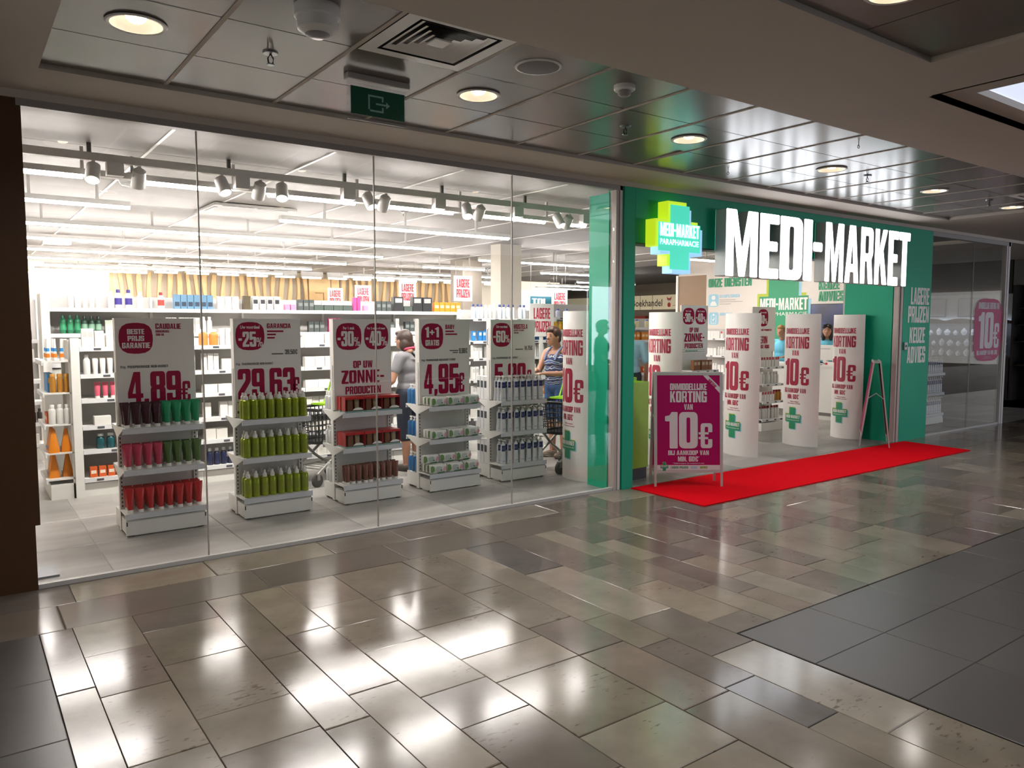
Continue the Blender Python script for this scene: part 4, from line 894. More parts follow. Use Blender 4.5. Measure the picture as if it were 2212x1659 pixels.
PGB = carton('palegreen', '#b8c4b2', .075, .06, .14); GOLD = bottle('gold', '#a87424', .026, .17, '#c08a3a', None, .7); BLB = carton('blue_sun', '#2f7fb8', .05, .1, .17, '#d99a2a', .5); TRI = None
WHB = bottle('white_btl', '#d9d8d4', .03, .18, '#e2e1dd', None, .5)
PURP = bottle('purple_label', '#dad9d6', .035, .2, '#3b2f78', '#3b2f80', .45); REDL = bottle('red_label', '#dad9d6', .033, .18, '#8a2a2a', '#a33c34', .45); BLUX = carton('blue_box', '#5f88a6', .065, .06, .16, '#26384c', .2)
DKBR = carton('dark_brown', '#4a3f26', .085, .07, .16); BKW = carton('black_white', '#d5d4d0', .07, .06, .16, '#26262a', .45); GRYB = carton('charcoal', '#3a403f', .065, .06, .13, '#6b7270', .4); SLT = carton('slate', '#39453f', .12, .08, .07)
MGB = carton('magenta_box', '#c23a7a', .045, .05, .17); BLK = carton('black_box', '#1d1d1f', .14, .08, .19, '#9a9a98', .6); ORX = carton('amber_box', '#cf7d1c', .08, .06, .13, '#e6c89a', .4); PNB = carton('pink_small', '#c87a9a', .06, .06, .07); BRB = bottle('brown_btl', '#2b211d', .028, .16, '#1d1714', None)
WBL = bottle('white_blue', '#cfd6dc', .03, .19, '#2f3f7a', '#c9d3de', .45); BLT = carton('blue_tall', '#1f6fb5', .045, .05, .15, '#e0e6ec', .4); BLS = carton('blue_pack', '#2a80c4', .05, .05, .13, '#dfe8ee', .55); YLW = bottle('yellow', '#d8a818', .032, .14, '#e0b020', None, .6); LIL = bottle('lilac', '#c9cde0', .04, .14, '#3f66b0', None, .5); CRM = bottle('cream_btl', '#cfc79a', .036, .13, '#3f66b0', None, .5)
RWB = carton('red_white', '#d8d5d2', .06, .06, .14, '#a8232c', .72); AMB = bottle('amber', '#a8701a', .03, .16, '#8a1d24', None, .6); RCB = bottle('redcap', '#d6d4d0', .032, .19, '#8a1d24', None, .5); BRC = carton('brown_carton', '#8a5a38', .07, .06, .14, '#c9b090', .5)
KIND = {id(W_A): 'white carton', id(W_B): 'low white carton', id(W_C): 'slim white carton', id(W_D): 'flat white carton', id(W_T): 'cream tube', id(W_J): 'white jar', id(PNK): 'rose tube', id(TEAL): 'teal bottle', id(NAV): 'navy bottle', id(ORB): 'orange carton', id(ORT): 'orange oil bottle', id(GRN): 'green bottle', id(GRD): 'dark green bottle', id(PGB): 'pale green carton', id(GOLD): 'gold bottle', id(BLB): 'blue and amber carton', id(WHB): 'white bottle',
        id(PURP): 'purple-labelled bottle', id(REDL): 'red-labelled bottle', id(BLUX): 'grey-blue carton', id(DKBR): 'dark brown carton', id(BKW): 'black and white carton', id(GRYB): 'charcoal carton', id(SLT): 'flat slate carton', id(MGB): 'magenta carton', id(BLK): 'wide black carton', id(ORX): 'amber carton', id(PNB): 'small pink carton', id(BRB): 'dark brown bottle', id(WBL): 'blue-capped white bottle', id(BLT): 'tall blue carton', id(BLS): 'blue carton', id(YLW): 'yellow bottle', id(LIL): 'lilac bottle', id(CRM): 'cream bottle', id(RWB): 'red and white carton', id(AMB): 'amber bottle', id(RCB): 'red-capped white bottle', id(BRC): 'brown carton'}
CNT = {}
def goods(t, proto, x, y, z, where, rz=0):
    """place on a bay, in the bay's own axes"""
    kind = KIND[id(proto)]; key = (kind, where); CNT[key] = CNT.get(key, 0)+1
    M = Matrix.Translation(t.location) @ Matrix.Rotation(t.rotation_euler.z, 4, 'Z'); p = M @ Vector((x, y, z+.0005))
    n = CNT[key]
    proto.put('%s %s from left on %s' % (ORD[n-1] if n <= len(ORD) else str(n)+'th', kind, where), p, t.rotation_euler.z+rz, kind+'s on the shelves')
WIDTH = {}
def pw(proto):
    if id(proto) not in WIDTH:
        vs = proto.parts[0][1].vertices; WIDTH[id(proto)] = max(v.co.x for v in vs)-min(v.co.x for v in vs)
    return WIDTH[id(proto)]
def fill(t, x0, x1, z, where, protos, seed, gap=.006, y=.07, fillp=.93):
    rng = random.Random(seed); x = x0
    while True:
        p = rng.choice(protos); n = rng.randint(2, 4)
        for _ in range(n):
            wd = pw(p)
            if x+wd > x1: return
            if rng.random() < fillp: goods(t, p, x+wd/2, y+rng.uniform(0, .02), z, where)
            x += wd+gap
        x += rng.uniform(0, .03)
ZL = [1.39, 1.14, .91, .66, .435, .17]
LOW = []
for k in range(4):
    LOW.append(shelf_bay('shelf_bay', ['low white shelf bay at the left end of the long run', 'low white shelf bay behind the gap beside the spray bottles', 'low white shelf bay behind the red gift boxes', 'low white shelf bay at the right end of the long run'][k], .935+1.065*k, 8.03, 1.06, .42, 1.46, ZL, grp='low shelf bays'))
SN = ['top', 'second', 'third', 'fourth', 'fifth', 'bottom']
NB = ['the left low bay', 'the second low bay', 'the third low bay', 'the right low bay']
def wh(k, j): return 'the %s shelf of %s' % (SN[j], NB[k])
t = LOW[0]
for x in (.05, .10): goods(t, W_C, x, .05, ZL[0], wh(0, 0))
goods(t, W_A, .17, .05, ZL[0], wh(0, 0)); goods(t, W_B, .28, .06, ZL[0], wh(0, 0)); fill(t, .86, 1.03, ZL[0], wh(0, 0), [W_A, W_B], 3)
goods(t, WHB, .06, .05, ZL[1], wh(0, 1)); [goods(t, W_T, .13+.062*i, .05, ZL[1], wh(0, 1)) for i in range(3)]; fill(t, .86, 1.03, ZL[1], wh(0, 1), [W_A, W_C], 4)
[goods(t, PNK, .14+.066*i, .05, ZL[2], wh(0, 2)) for i in range(3)]; fill(t, .86, 1.03, ZL[2], wh(0, 2), [W_T, W_B], 5)
goods(t, W_D, .17, .05, ZL[3], wh(0, 3)); fill(t, .86, 1.03, ZL[3], wh(0, 3), [W_D, W_B], 6)
[goods(t, TEAL, .15+.085*i, .06, ZL[4], wh(0, 4)) for i in range(3)]; fill(t, .86, 1.03, ZL[4], wh(0, 4), [W_B, W_A], 7)
[goods(t, ORB, .08+.075*i, .06, ZL[5], wh(0, 5)) for i in range(5)]; fill(t, .86, 1.03, ZL[5], wh(0, 5), [NAV], 8)
t = LOW[1]
for x in (.02, .12): goods(t, ORT, x+.02, .06, ZL[0], wh(1, 0))
fill(t, .2, .32, ZL[0], wh(1, 0), [W_C], 9); [goods(t, RWB, .33+.07*i, .05, ZL[0], wh(1, 0)) for i in range(2)]; fill(t, .95, 1.03, ZL[0], wh(1, 0), [W_A, W_C], 10)
for j in range(1, 5): fill(t, .02, .42, ZL[j], wh(1, j), [W_A, W_B, W_D, W_C], 11+j); fill(t, .93, 1.03, ZL[j], wh(1, j), [W_A], 15+j)
[goods(t, NAV, .07+.068*i, .06, ZL[5], wh(1, 5)) for i in range(4)]; fill(t, .93, 1.03, ZL[5], wh(1, 5), [W_B], 18)
for k in (2, 3):
    for j in range(6):
        if k == 2: fill(LOW[k], .02, .42, ZL[j], wh(k, j), [W_A, W_B, W_D], 40+j); fill(LOW[k], .72, 1.03, ZL[j], wh(k, j), [W_A, W_C], 46+j)
        else: fill(LOW[k], .0+.02, .2, ZL[j], wh(k, j), [W_A, W_C], 52+j); fill(LOW[k], .78, 1.03, ZL[j], wh(k, j), [W_A, W_B], 58+j)
# side bay of the run, facing left
ZS = [1.27, .98, .69, .43, .19]
sb = shelf_bay('side_shelf_bay', 'narrow side shelves with sun care goods facing left at the run end', .645, 8.66, .62, .25, 1.45, ZS, R(-90), tags=0)
part('end_upright', B(-.0, .05, 0, .0, 0, 0) if False else B(.60, .66, .215, .285, 0, 1.475), WHITE, sb)
SUN = P_('sun_tube', 'tube', ('body', MB().loft([(0, .024, .018), (.03, .026, .019), (.19, .008, .01), (.2, .007, .009)], 12), PLAST), ('blue_print', MB().loft([(.085, .0208, .0162), (.115, .0178, .0148)], 12, False), mat('sun_blue', '#2f86c8', .4)), ('orange_print', MB().loft([(.03, .0265, .0194), (.065, .0232, .0176)], 12, False), mat('sun_orange', '#e07a1e', .4)))
TRIP = P_('triangle_pack', 'pack', ('body', MB().loft([(0, .035, .045), (.02, .036, .046), (.21, .006, .014), (.215, .005, .012)], 12, True, 0, 0, .5), mat('tri_orange', '#d9801a', .4, var=.06)), ('print', B(-.012, .012, -.0475, -.046, .03, .06), mat('tri_print', '#3a86c0', .5)))
KIND[id(SUN)] = 'white sun tube'; KIND[id(TRIP)] = 'orange triangular pack'
wsd = lambda j: 'the %s shelf of the side bay' % SN[j]
for i in range(3): goods(sb, SUN, .35+.062*i, .05+.05*(i % 2), ZS[0], wsd(0))
for i in range(3): goods(sb, SUN, .56, .045+.055*i, ZS[0], wsd(0))
for i in range(3): goods(sb, BLB, .26+.105*i, .06, ZS[1], wsd(1), R(90))
for i in range(3): goods(sb, GOLD, .55, .075+.055*i, ZS[1], wsd(1))
for i in range(3): goods(sb, ORB, .33+.07*i, .05, ZS[2], wsd(2))
for i in range(3): goods(sb, WHB, .55, .06+.06*i, ZS[2], wsd(2))
for i in range(4): goods(sb, TRIP, .36+.07*i, .06, ZS[3], wsd(3))
goods(sb, TRIP, .55, .16, ZS[3], wsd(3))
for i in range(3): goods(sb, TRIP, .36+.075*i, .06, ZS[4], wsd(4))
goods(sb, TRIP, .48, .17, ZS[4], wsd(4))
# tall run behind it
tall = shelf_bay('tall_shelf_run', 'long tall white shelving run above the low bays', .80, 9.0, 5.0, .34, 1.90, [1.768, 1.505, 1.2], tags=0, base=True)
for k in range(1, 5): part('upright', B(1.0*k-.012, 1.0*k+.012, .29, .33, 0, 1.90), WHITE, tall)
part('end_panel', B(-.075, 0, -.01, .36, 0, 1.91), WHITE, tall)
WT = 'the topmost shelf of the tall run'; W2 = 'the second shelf of the tall run'
def tg(p, X, z=1.768, w_=WT, y=.08): goods(tall, p, X-.80, y, z, w_)
for X in (1.00, 1.06): tg(WHB, X)
for X in (1.13, 1.19, 1.25): tg(W_T, X)
tg(WHB, 1.37); tg(PURP, 1.44); tg(PURP, 1.54); tg(WHB, 1.65); tg(REDL, 1.86)
for i in range(6): tg(BLUX, 2.02+.07*i)
fill(tall, 1.65, 1.92, 1.768, WT, [W_A], 41); tg(DKBR, 2.78)
for i in range(4): tg(BKW, 2.88+.085*i)
for i in range(2): tg(PNB, 3.26+.07*i)
for i in range(3): tg(GRYB, 3.42+.07*i)
for i in range(4): tg(SLT, 3.65+.125*i)
for i in range(2): tg(MGB, 4.13+.055*i)
tg(PNB, 4.28)
for i in range(3): tg(GRYB, 4.46+.072*i)
tg(BLK, 4.74); tg(SLT, 4.88)
for i in range(2): tg(BLK, 5.02+.15*i)
for i in range(5): tg(ORX, 5.32+.085*i)
for i in range(3): tg(GRN, .92+.065*i, 1.505, W2)
for i in range(3): tg(GRD, 1.115+.065*i, 1.505, W2)
for i in range(4): tg(PGB, 1.34+.085*i, 1.505, W2)
fill(tall, 1.1, 1.6, 1.505, W2, [W_C, WHB], 42); 
for i in range(3): tg(GRYB, 3.55+.07*i, 1.505, W2)
for i in range(3): tg(MGB, 3.8+.055*i, 1.505, W2)
fill(tall, 3.3, 4.3, 1.505, W2, [BKW, GRYB, W_C], 44)
# dark goods far left, beyond the side bay
lb = shelf_bay('shelf_bay', 'far left shelf bay with dark bottles behind the pillar', -.15, 10.5, 1.0, .35, 1.9, [1.42, 1.2, .95, .7, .45, .2], tags=2)
for j, (z, ps) in enumerate(zip([1.42, 1.2, .95, .7, .45, .2], [[BRB], [W_B, BRB], [NAV], [WHB, BRB], [BRB], [W_B]])): fill(lb, .45, .97, z, 'the %s shelf of the far left bay' % SN[j], ps, 60+j)
# right-hand gondola with blue goods
g2 = shelf_bay('shelf_bay', 'white shelf bay with blue cartons right of the aisle', 5.60, 8.58, 1.42, .4, 1.80, [1.68, 1.38, 1.15, .86, .6, .35, .15], tags=5)
SN.append('lowest')
WG = lambda j: 'the %s shelf of the blue-goods bay' % SN[j]
for j, (z, ps) in enumerate(zip([1.68, 1.38, 1.15, .86, .6, .35, .15], [[WBL, WHB], [BLT, BLS], [W_C, W_A], [WHB, W_C], [W_C, ORX], [W_B], [W_A]])): fill(g2, .02, .45 if j else 1.0, z, WG(j), ps, 70+j); fill(g2, 1.0, 1.38, z, WG(j), ps, 76+j)
part('end_panel', B(1.42, 1.52, -.02, .42, 0, 1.5), WHITE, g2)
g3 = shelf_bay('shelf_bay', 'far shelf bay with yellow bottles behind the shopper with the trolley', 8.05, 10.0, 1.6, .4, 1.95, [1.72, 1.51, 1.25, 1.0, .75, .5, .2], tags=4)
for j, (z, ps) in enumerate(zip([1.72, 1.51, 1.25, 1.0, .75, .5, .2], [[W_D, LIL], [YLW], [ORX], [WHB], [W_A], [W_B], [W_A]])): fill(g3, .02, .5, z, 'the %s shelf of the yellow-bottle bay' % SN[j], ps, 80+j)
# hanging / standing price signs
def low_price(x, y, z0, wd, h, lab, wires=True):
    t = thing('price_sign', lab, 'sign', (x, y, 0), group='LAGERE PRIJZEN signs')
    part('board', B(0, wd, -.006, .006, z0, z0+h), PAPER, t)
    mb = MB(); put(mb, 'LAGERE', wd/2, z0+h*.54, h*.33, width=wd*.68, align='c', y=-.0075); put(mb, 'PRIJZEN', wd/2, z0+h*.14, h*.33, width=wd*.72, align='c', y=-.0075)
    part('lettering', mb, mat('red_print', '#b5173c', .5), t)
    if wires:
        for a in (.05, wd-.05): part('wire', MB().tube([(a, 0, z0+h), (a, 0, 2.995)], .0025, 5), STEEL, t)
    else: part('stem', B(wd/2-.03, wd/2+.03, .006, .016, 0, z0+.1), WHITE, t)
low_price(6.50, 8.53, 1.43, .43, .46, 'nearest LAGERE PRIJZEN sign standing by the blue goods', False)
for i, (y, lab) in enumerate([(13.0, 'LAGERE PRIJZEN sign hanging nearest of the receding row'), (15.3, 'LAGERE PRIJZEN sign hanging second of the receding row'), (17.6, 'LAGERE PRIJZEN sign hanging third of the receding row'), (19.3, 'LAGERE PRIJZEN sign hanging farthest of the receding row')]): low_price(8.03, y, 2.06, .43, .5, lab)
low_price(9.62, 11.9, 1.86, .4, .42, 'LAGERE PRIJZEN sign half hidden in front of the teal sign')
t = thing('teal_sign', 'white sign with a teal field reading TOI behind the price signs', 'sign', (9.13, 12.0, 0)); part('board', B(0, .75, 0, .012, 1.9, 2.2), PAPER, t); mb = MB(); flat(mb, [(.03, 1.93), (.6, 1.93), (.6, 2.15), (.03, 2.15)], -.001); part('field', mb, mat('teal_field', '#23687a', .5), t)
mb = MB(); put(mb, 'TOI', .08, 1.98, .13, width=.32, y=-.002); part('lettering', mb, PAPER, t)
for a in (.05, .7): part('wire', MB().tube([(a, .006, 2.2), (a, .006, 2.995)], .0025, 5), STEEL, t)
# columns
struct('wall_column', B(9.0, 9.5, 14.2, 14.7, 0, 3.03), mat('raw_concrete', '#8d857b', .8, var=.12, scale=6))
struct('wall_column', B(7.75, 8.2, 11.0, 11.3, 0, 3.03), WALLM)

# ================================================================ SERVICE WALL AND COUNTER
XW = 13.4
swl = struct('wall_right', B(XW, XW+.12, 7.92, 11.2, 0, 3.03), mat('service_wall', '#d4cdc4', .6, var=.02))
part('brown_panel', B(XW, XW+.12, 11.2, 12.0, 0, 2.68), mat('tan_panel', '#8a6f52', .5, var=.06), swl)
part('panel_head', B(XW, XW+.12, 11.2, 12.0, 2.68, 3.03), MATS['service_wall'], swl)
part('edge_post', B(XW-.02, XW+.14, 12.0, 12.06, 0, 2.7), PLAST, swl)
struct('wall_partition', MB().prism([(10.36, 6.08), (11.25, 6.60), (13.52, 6.60), (13.52, 7.90), (13.44, 7.90), (13.44, 6.68), (11.22, 6.68), (10.34, 6.16)], 0, 3.0), WALLM)
fr_ = lambda y, z, d=.002: (XW-d, y, z)
sp = obj('frame', None, swl, (XW, 0, 0), R(-90)); sp.name = 'wall_graphics'
# local: x = -world y, facing -x
def wl(y): return -y
mb = MB(); put(mb, 'ONZE DIENSTEN', wl(11.13), 2.40, .185, width=1.11, y=-.012, depth=.01)
put(mb, 'LAGERE PRIJZEN', wl(8.49), 2.50, .17, width=.5, y=-.012, depth=.01); put(mb, 'KEUZE', wl(8.49), 2.255, .17, width=.42, y=-.012, depth=.01); put(mb, 'ADVIES', wl(8.49), 2.04, .185, width=.51, y=-.012, depth=.01)
part('green_lettering', mb, [PGREEN, PGREEN], sp, smooth=False)
def wcross(nm, dy, dz, y_, m): mb = MB(); flat(mb, cross_pts(wl(9.26)+dy, 1.89+dz, 1.12, 1.5, .576, .36), y_); part(nm, mb, m, sp)
wcross('cross_lime', -.05, .06, -.002, LIMEP); wcross('cross_blue', .06, -.06, -.003, SKYB); wcross('cross_green', 0, 0, -.004, PGREEN)
mb = MB(); put(mb, 'MEDI-MARKET', wl(9.26), 1.888, .235, width=1.08, align='c', y=-.006); small(mb, 'PARAPHARMACIE', wl(9.26), 1.775, .075, width=1.08, align='c', y=-.006); part('white_lettering', mb, PAPER, sp)
def icon(y0, z0):
    mb = MB(); flat(mb, [(wl(y0), z0, .06), (wl(y0)+.27, z0, .06), (wl(y0)+.27, z0+.27, .06), (wl(y0), z0+.27, .06)], -.003); part('service_icon', mb, SKYB, sp)
icon(11.13, 1.98); icon(11.12, 1.59)
mb = MB(); ix = wl(11.13)+.135
flat(mb, [(ix-.05, 2.13, .05), (ix+.05, 2.13, .05), (ix+.05, 2.22, .05), (ix-.05, 2.22, .05)], -.0045); flat(mb, [(ix-.09, 2.0), (ix+.09, 2.0), (ix+.07, 2.08, .03), (ix, 2.11, .03), (ix-.07, 2.08, .03)], -.0045)
ix = wl(11.12)+.135
for q in [[(ix-.07, 1.62), (ix-.06, 1.62), (ix-.06, 1.80), (ix-.07, 1.80)], [(ix+.06, 1.62), (ix+.07, 1.62), (ix+.07, 1.80), (ix+.06, 1.80)], [(ix-.06, 1.62), (ix+.06, 1.62), (ix+.06, 1.63), (ix-.06, 1.63)], [(ix-.03, 1.79), (ix+.03, 1.79), (ix+.02, 1.83, .01), (ix-.02, 1.83, .01)], [(ix-.03, 1.70), (ix-.005, 1.67), (ix+.035, 1.74), (ix+.025, 1.75), (ix-.005, 1.70), (ix-.022, 1.72)]]: flat(mb, q, -.0045)
part('icon_symbols', mb, PAPER, sp)
mb = MB(); put(mb, 'RAADPLEGINGEN', wl(10.83), 2.17, .065, width=.52, y=-.003); put(mb, 'HUIDADVIES', wl(10.82), 1.79, .06, width=.33, y=-.003); part('blue_lettering', mb, SKYB, sp)
mb = MB(); bars(mb, [(wl(10.83), 2.115, .42, .012), (wl(10.83), 2.075, .60, .012), (wl(10.83), 2.03, .3, .012)], -.003); part('small_print', mb, mat('faint_grey', '#9a9690', .6), sp)
tv = thing('wall_screen', 'large wall screen showing a blue picture behind the counter', 'screen', (XW-.05, 8.27, 0))
def tvm():
    m = bpy.data.materials.new('screen_picture'); m.use_nodes = True; n = m.node_tree.nodes; l = m.node_tree.links; bs = n['Principled BSDF']
    tc = n.new('ShaderNodeTexCoord'); v = n.new('ShaderNodeTexVoronoi'); v.inputs['Scale'].default_value = 3.2; v.feature = 'SMOOTH_F1'; l.new(tc.outputs['Object'], v.inputs['Vector'])
    cr = n.new('ShaderNodeValToRGB'); cr.color_ramp.elements[0].color = (*lin('#4a66b0'), 1); cr.color_ramp.elements[1].color = (*lin('#0c1330'), 1); cr.color_ramp.elements[1].position = .75
    l.new(v.outputs['Distance'], cr.inputs[0]); bs.inputs['Base Color'].default_value = (.01, .01, .02, 1); l.new(cr.outputs[0], bs.inputs['Emission Color']); bs.inputs['Emission Strength'].default_value = .55; bs.inputs['Roughness'].default_value = .2
    return m
part('bezel', B(0, .045, -.35, .35, .92, 1.99), BLACK, tv); part('picture', B(-.003, 0, -.335, .335, .935, 1.975), tvm(), tv)
ctr = thing('service_counter', 'white service counter facing the entrance', 'counter', (11.8, 7.12, 0))
part('body', B(0, .6, 0, 2.2, .12, .88), PLAST, ctr); part('worktop', B(-.02, .65, -.02, 2.22, .88, .915), WHITE, ctr); part('kick', B(.06, .55, .06, 2.2, 0, .12), mat('kick_grey', '#8d8b87', .6), ctr); part('skirting', B(-.01, .2, -.01, .33, 0, .06), WHITE, ctr)
part('door_gap', B(-.002, 0, .36, .364, .12, .86), DARK, ctr); part('lock', B(-.02, 0, .37, .40, .70, .78), STEEL, ctr)
mon = thing('computer_monitor', 'white back of a computer monitor on the counter', 'monitor', (11.98, 7.43, .915))
part('screen_back', MB().loft([(.08, .02, .18), (.085, .022, .185), (.33, .016, .185), (.335, .012, .18)], 16, True, 0, 0, .35), PLAST, mon); part('stand', B(-.02, .04, -.03, .03, 0, .1), PLAST, mon); part('foot', MB().bbox(-.05, .1, -.1, .1, 0, .012), PLAST, mon); part('vent', B(-.0245, -.0225, -.1, .1, .27, .276), GREY, mon)
tag(obj('cable', MB().tube([(11.93, 7.6, .93), (11.88, 7.55, .97), (11.87, 7.47, .99), (11.88, 7.40, .95), (11.90, 7.36, .922), (11.95, 7.40, .921), (11.92, 7.50, .921)], .005, 6).mesh('cable', BLACK)), 'loop of black cable on the counter beside the monitor', 'cable')
t = thing('card_terminal', 'white card terminal lying on the counter', 'terminal', (11.9, 7.22, .915)); part('body', MB().bbox(-.06, .06, -.09, .09, 0, .06), PLAST, t); part('screen', B(-.045, -.01, -.06, .06, .06, .062), GREY, t)
REDW = P_('small_bottle', 'bottle', ('body', B(-.02, .02, -.02, .02, 0, .06), PLAST), ('red_label', B(-.021, .021, -.0215, .0215, .01, .045), MATS['red_print'])); REDW.put('small white bottle with a red label on the counter', (11.86, 7.32, .9155))

# entrance gondolas
def entrance_stand(x0, lab, z_top=1.865, wd=.56):
    t = thing('display_stand', lab, 'display stand', (x0, 7.05, 0), group='promotion displays inside the entrance')
    part('plinth', B(0, wd, .0, .22, 0, .12), WHITE, t); part('back_panel', B(.02, wd-.02, .225, .245, .1, 1.2), WHITE, t)
    for sx in (0, wd-.03): part('upright', B(sx, sx+.03, .22, .255, 0, 1.2), WHITE, t)
    for z in (.965, .705, .445, .175):
        sh = part('shelf', B(0, wd, 0, .22, z-.012, z), WHITE, t); part('price_rail', B(0, wd, -.01, 0, z-.035, z), LIP, sh)
        for a in (.1, .3, .45): part('price_tag', B(a, a+.05, -.0125, -.01, z-.026, z-.008), TAGM, sh)
    part('header_board', B(0, wd, .20, .22, 1.19, z_top), PAPER, t)
    return t
e2 = entrance_stand(9.74, 'white stand of red-capped goods under a -40 percent board')
mb = MB(); pill(mb, .13, .38, 1.57, 1.83, .1985); put(mb, 'GEVOELIGE PRODUCTEN', .11, 1.5, .03, width=.36, y=.1985); put(mb, 'EUCERIN', .02, 1.31, .11, width=.35, y=.1985); put(mb, 'GEVOELIGE HUID', .02, 1.235, .055, width=.4, y=.1985); part('magenta_print', mb, MAG, e2)
mb = MB(); small(mb, 'Uw voordeel', .255, 1.77, .026, width=.15, align='c', y=.1977, bold=.03); put(mb, '-40', .145, 1.61, .13, width=.14, y=.1977); put(mb, '%', .295, 1.61, .08, width=.06, y=.1977); part('white_lettering', mb, PAPER, e2)
e1 = entrance_stand(8.16, 'white stand of brown cartons under a sun care -40 percent board')
mb = MB(); pill(mb, .03, .27, 1.60, 1.83, .1985); pill(mb, .29, .53, 1.60, 1.83, .1985); put(mb, 'OP UW', .27, 1.49, .065, width=.19, align='c', y=.1985); put(mb, 'ZONNE-', .28, 1.36, .115, width=.42, align='c', y=.1985); put(mb, 'PRODUCTEN', .27, 1.265, .07, width=.38, align='c', y=.1985); part('magenta_print', mb, MAG, e1)
mb = MB()
for x, a, wd in ((.15, 'Per 1 stuk', .11), (.41, 'Per 2 stuks', .15)): small(mb, a, x, 1.775, .022, width=wd, align='c', y=.1977, bold=.03)
for x, a in ((.045, '-30'), (.305, '-40')): put(mb, a, x, 1.635, .12, width=.14, y=.1977); put(mb, '%', x+.15, 1.635, .075, width=.055, y=.1977)
part('white_lettering', mb, PAPER, e1); mb = MB(); bars(mb, [(.0, 1.245, .5, .004), (.0, 1.215, .5, .004)], .1985); put(mb, 'WWW.MEDI-MARKET.BE', .09, 1.222, .016, width=.26, y=.1985); part('green_lettering', mb, PGREEN, e1)
EZ = (.965, .705, .445, .175); EN = ['top', 'second', 'third', 'bottom']
def ew(j, which): return 'the %s shelf of the %s stand inside' % (EN[j], which)
fill(e2, .02, .55, EZ[0], ew(0, 'red-capped'), [RWB], 91); fill(e2, .02, .55, EZ[1], ew(1, 'red-capped'), [WHB], 92); 
for i in range(5): goods(e2, RWB, .06+.065*i, .06, EZ[2], ew(2, 'red-capped'))
for i in range(3): goods(e2, AMB, .38+.065*i, .06, EZ[2], ew(2, 'red-capped'))
fill(e2, .02, .55, EZ[3], ew(3, 'red-capped'), [RCB], 93)
fill(e1, .1, .56, EZ[0], ew(0, 'sun care'), [BRC], 94); fill(e1, .05, .55, EZ[1], ew(1, 'sun care'), [ORX], 95); fill(e1, .05, .55, EZ[2], ew(2, 'sun care'), [BRC], 96)
e0 = shelf_bay('shelf_bay', 'shelf bay of orange cartons just behind the left entrance post', 8.7, 9.0, 1.3, .4, 1.7, [1.55, 1.345, 1.07, .80, .5, .2], tags=0)
for j, (z, ps) in enumerate(zip([1.55, 1.345, 1.07, .80, .5, .2], [[CRM, LIL], [ORX], [ORX, W_A], [ORB, RWB], [ORB], [W_A]])): fill(e0, .15, .75, z, 'the %s shelf of the orange-goods bay' % SN[j], ps, 100+j)
wb = shelf_bay('wall_shelf', 'wall shelves with red and white cartons under the service icons', 13.0, 11.15, 1.0, .38, 1.5, [1.31, .95, .6, .2], R(-90), tags=3)
for j, z in enumerate([1.31, .95, .6, .2]): fill(wb, .3, .75, z, 'the %s wall shelf under the service icons' % SN[j], [RWB, W_A] if j == 0 else [W_A, WHB], 110+j)

# ================================================================ CURVED BANNERS
def banner(x, y0, y1, lab):
    c = (y0+y1)/2; L = (y1-y0)/2; H_ = 1.735; sag = .10
    t = thing('banner_stand', lab, 'banner', (x, c, 0), R(-90), 'curved 10 euro banners')
    rad = (L*L+sag*sag)/(2*sag); a0 = math.asin(L/rad); n = 16
    prof = lambda u: -(math.sqrt(rad*rad-u*u)-(rad-sag))
    pts = [(L*math.sin(-a0+2*a0*i/n)/math.sin(a0), prof(L*math.sin(-a0+2*a0*i/n)/math.sin(a0))) for i in range(n+1)]
    poly = pts+[(u, -v) for u, v in pts[::-1][1:-1]]
    part('column', MB().prism([(p[0], p[1]) for p in poly], .0, H_), PAPER, t)
    fn = lambda a, z: (a, prof(max(-L*.99, min(L*.99, a)))-.0015, z)
    mb = MB(); q = -.035
    put(mb, 'ONMIDDELLIJKE', q, 1.475, .075, width=.36, align='c'); put(mb, 'KORTING', q, 1.285, .155, width=.36, align='c'); put(mb, 'VAN', q, 1.19, .07, width=.105, align='c')
    put(mb, '10', q-.18, .80, .35, width=.235); put(mb, '€', q+.075, .805, .235, width=.115); put(mb, 'BIJ AANKOOP VAN', q-.01, .70, .06, width=.34, align='c'); put(mb, 'MIN. 60€*', q-.02, .618, .06, width=.19, align='c')
    small(mb, '*Tijdelijke kortingsactie', q, .575, .018, width=.14, align='c', bold=.01); small(mb, 'Zie voorwaarden in de winkel', q-.01, .55, .018, width=.2, align='c', bold=.01)
    part('lettering', wrap(mb, fn), mat('crimson_print', '#9c1235', .5), t)
    print_cross(t, q-.02, .36, .25, fn=fn)
    return t
banner(5.20, 5.745, 6.24, 'curved 10 euro banner seen through the window beside the green panel')
banner(6.42, 5.68, 6.18, 'curved 10 euro banner behind the pink A-board')
banner(7.78, 5.67, 6.19, 'curved 10 euro banner in the middle of the entrance, nearest the carpet front')
banner(9.06, 5.69, 6.22, 'curved 10 euro banner left of the cashier')
banner(10.165, 5.72, 6.19, 'curved 10 euro banner against the green wall at the right')

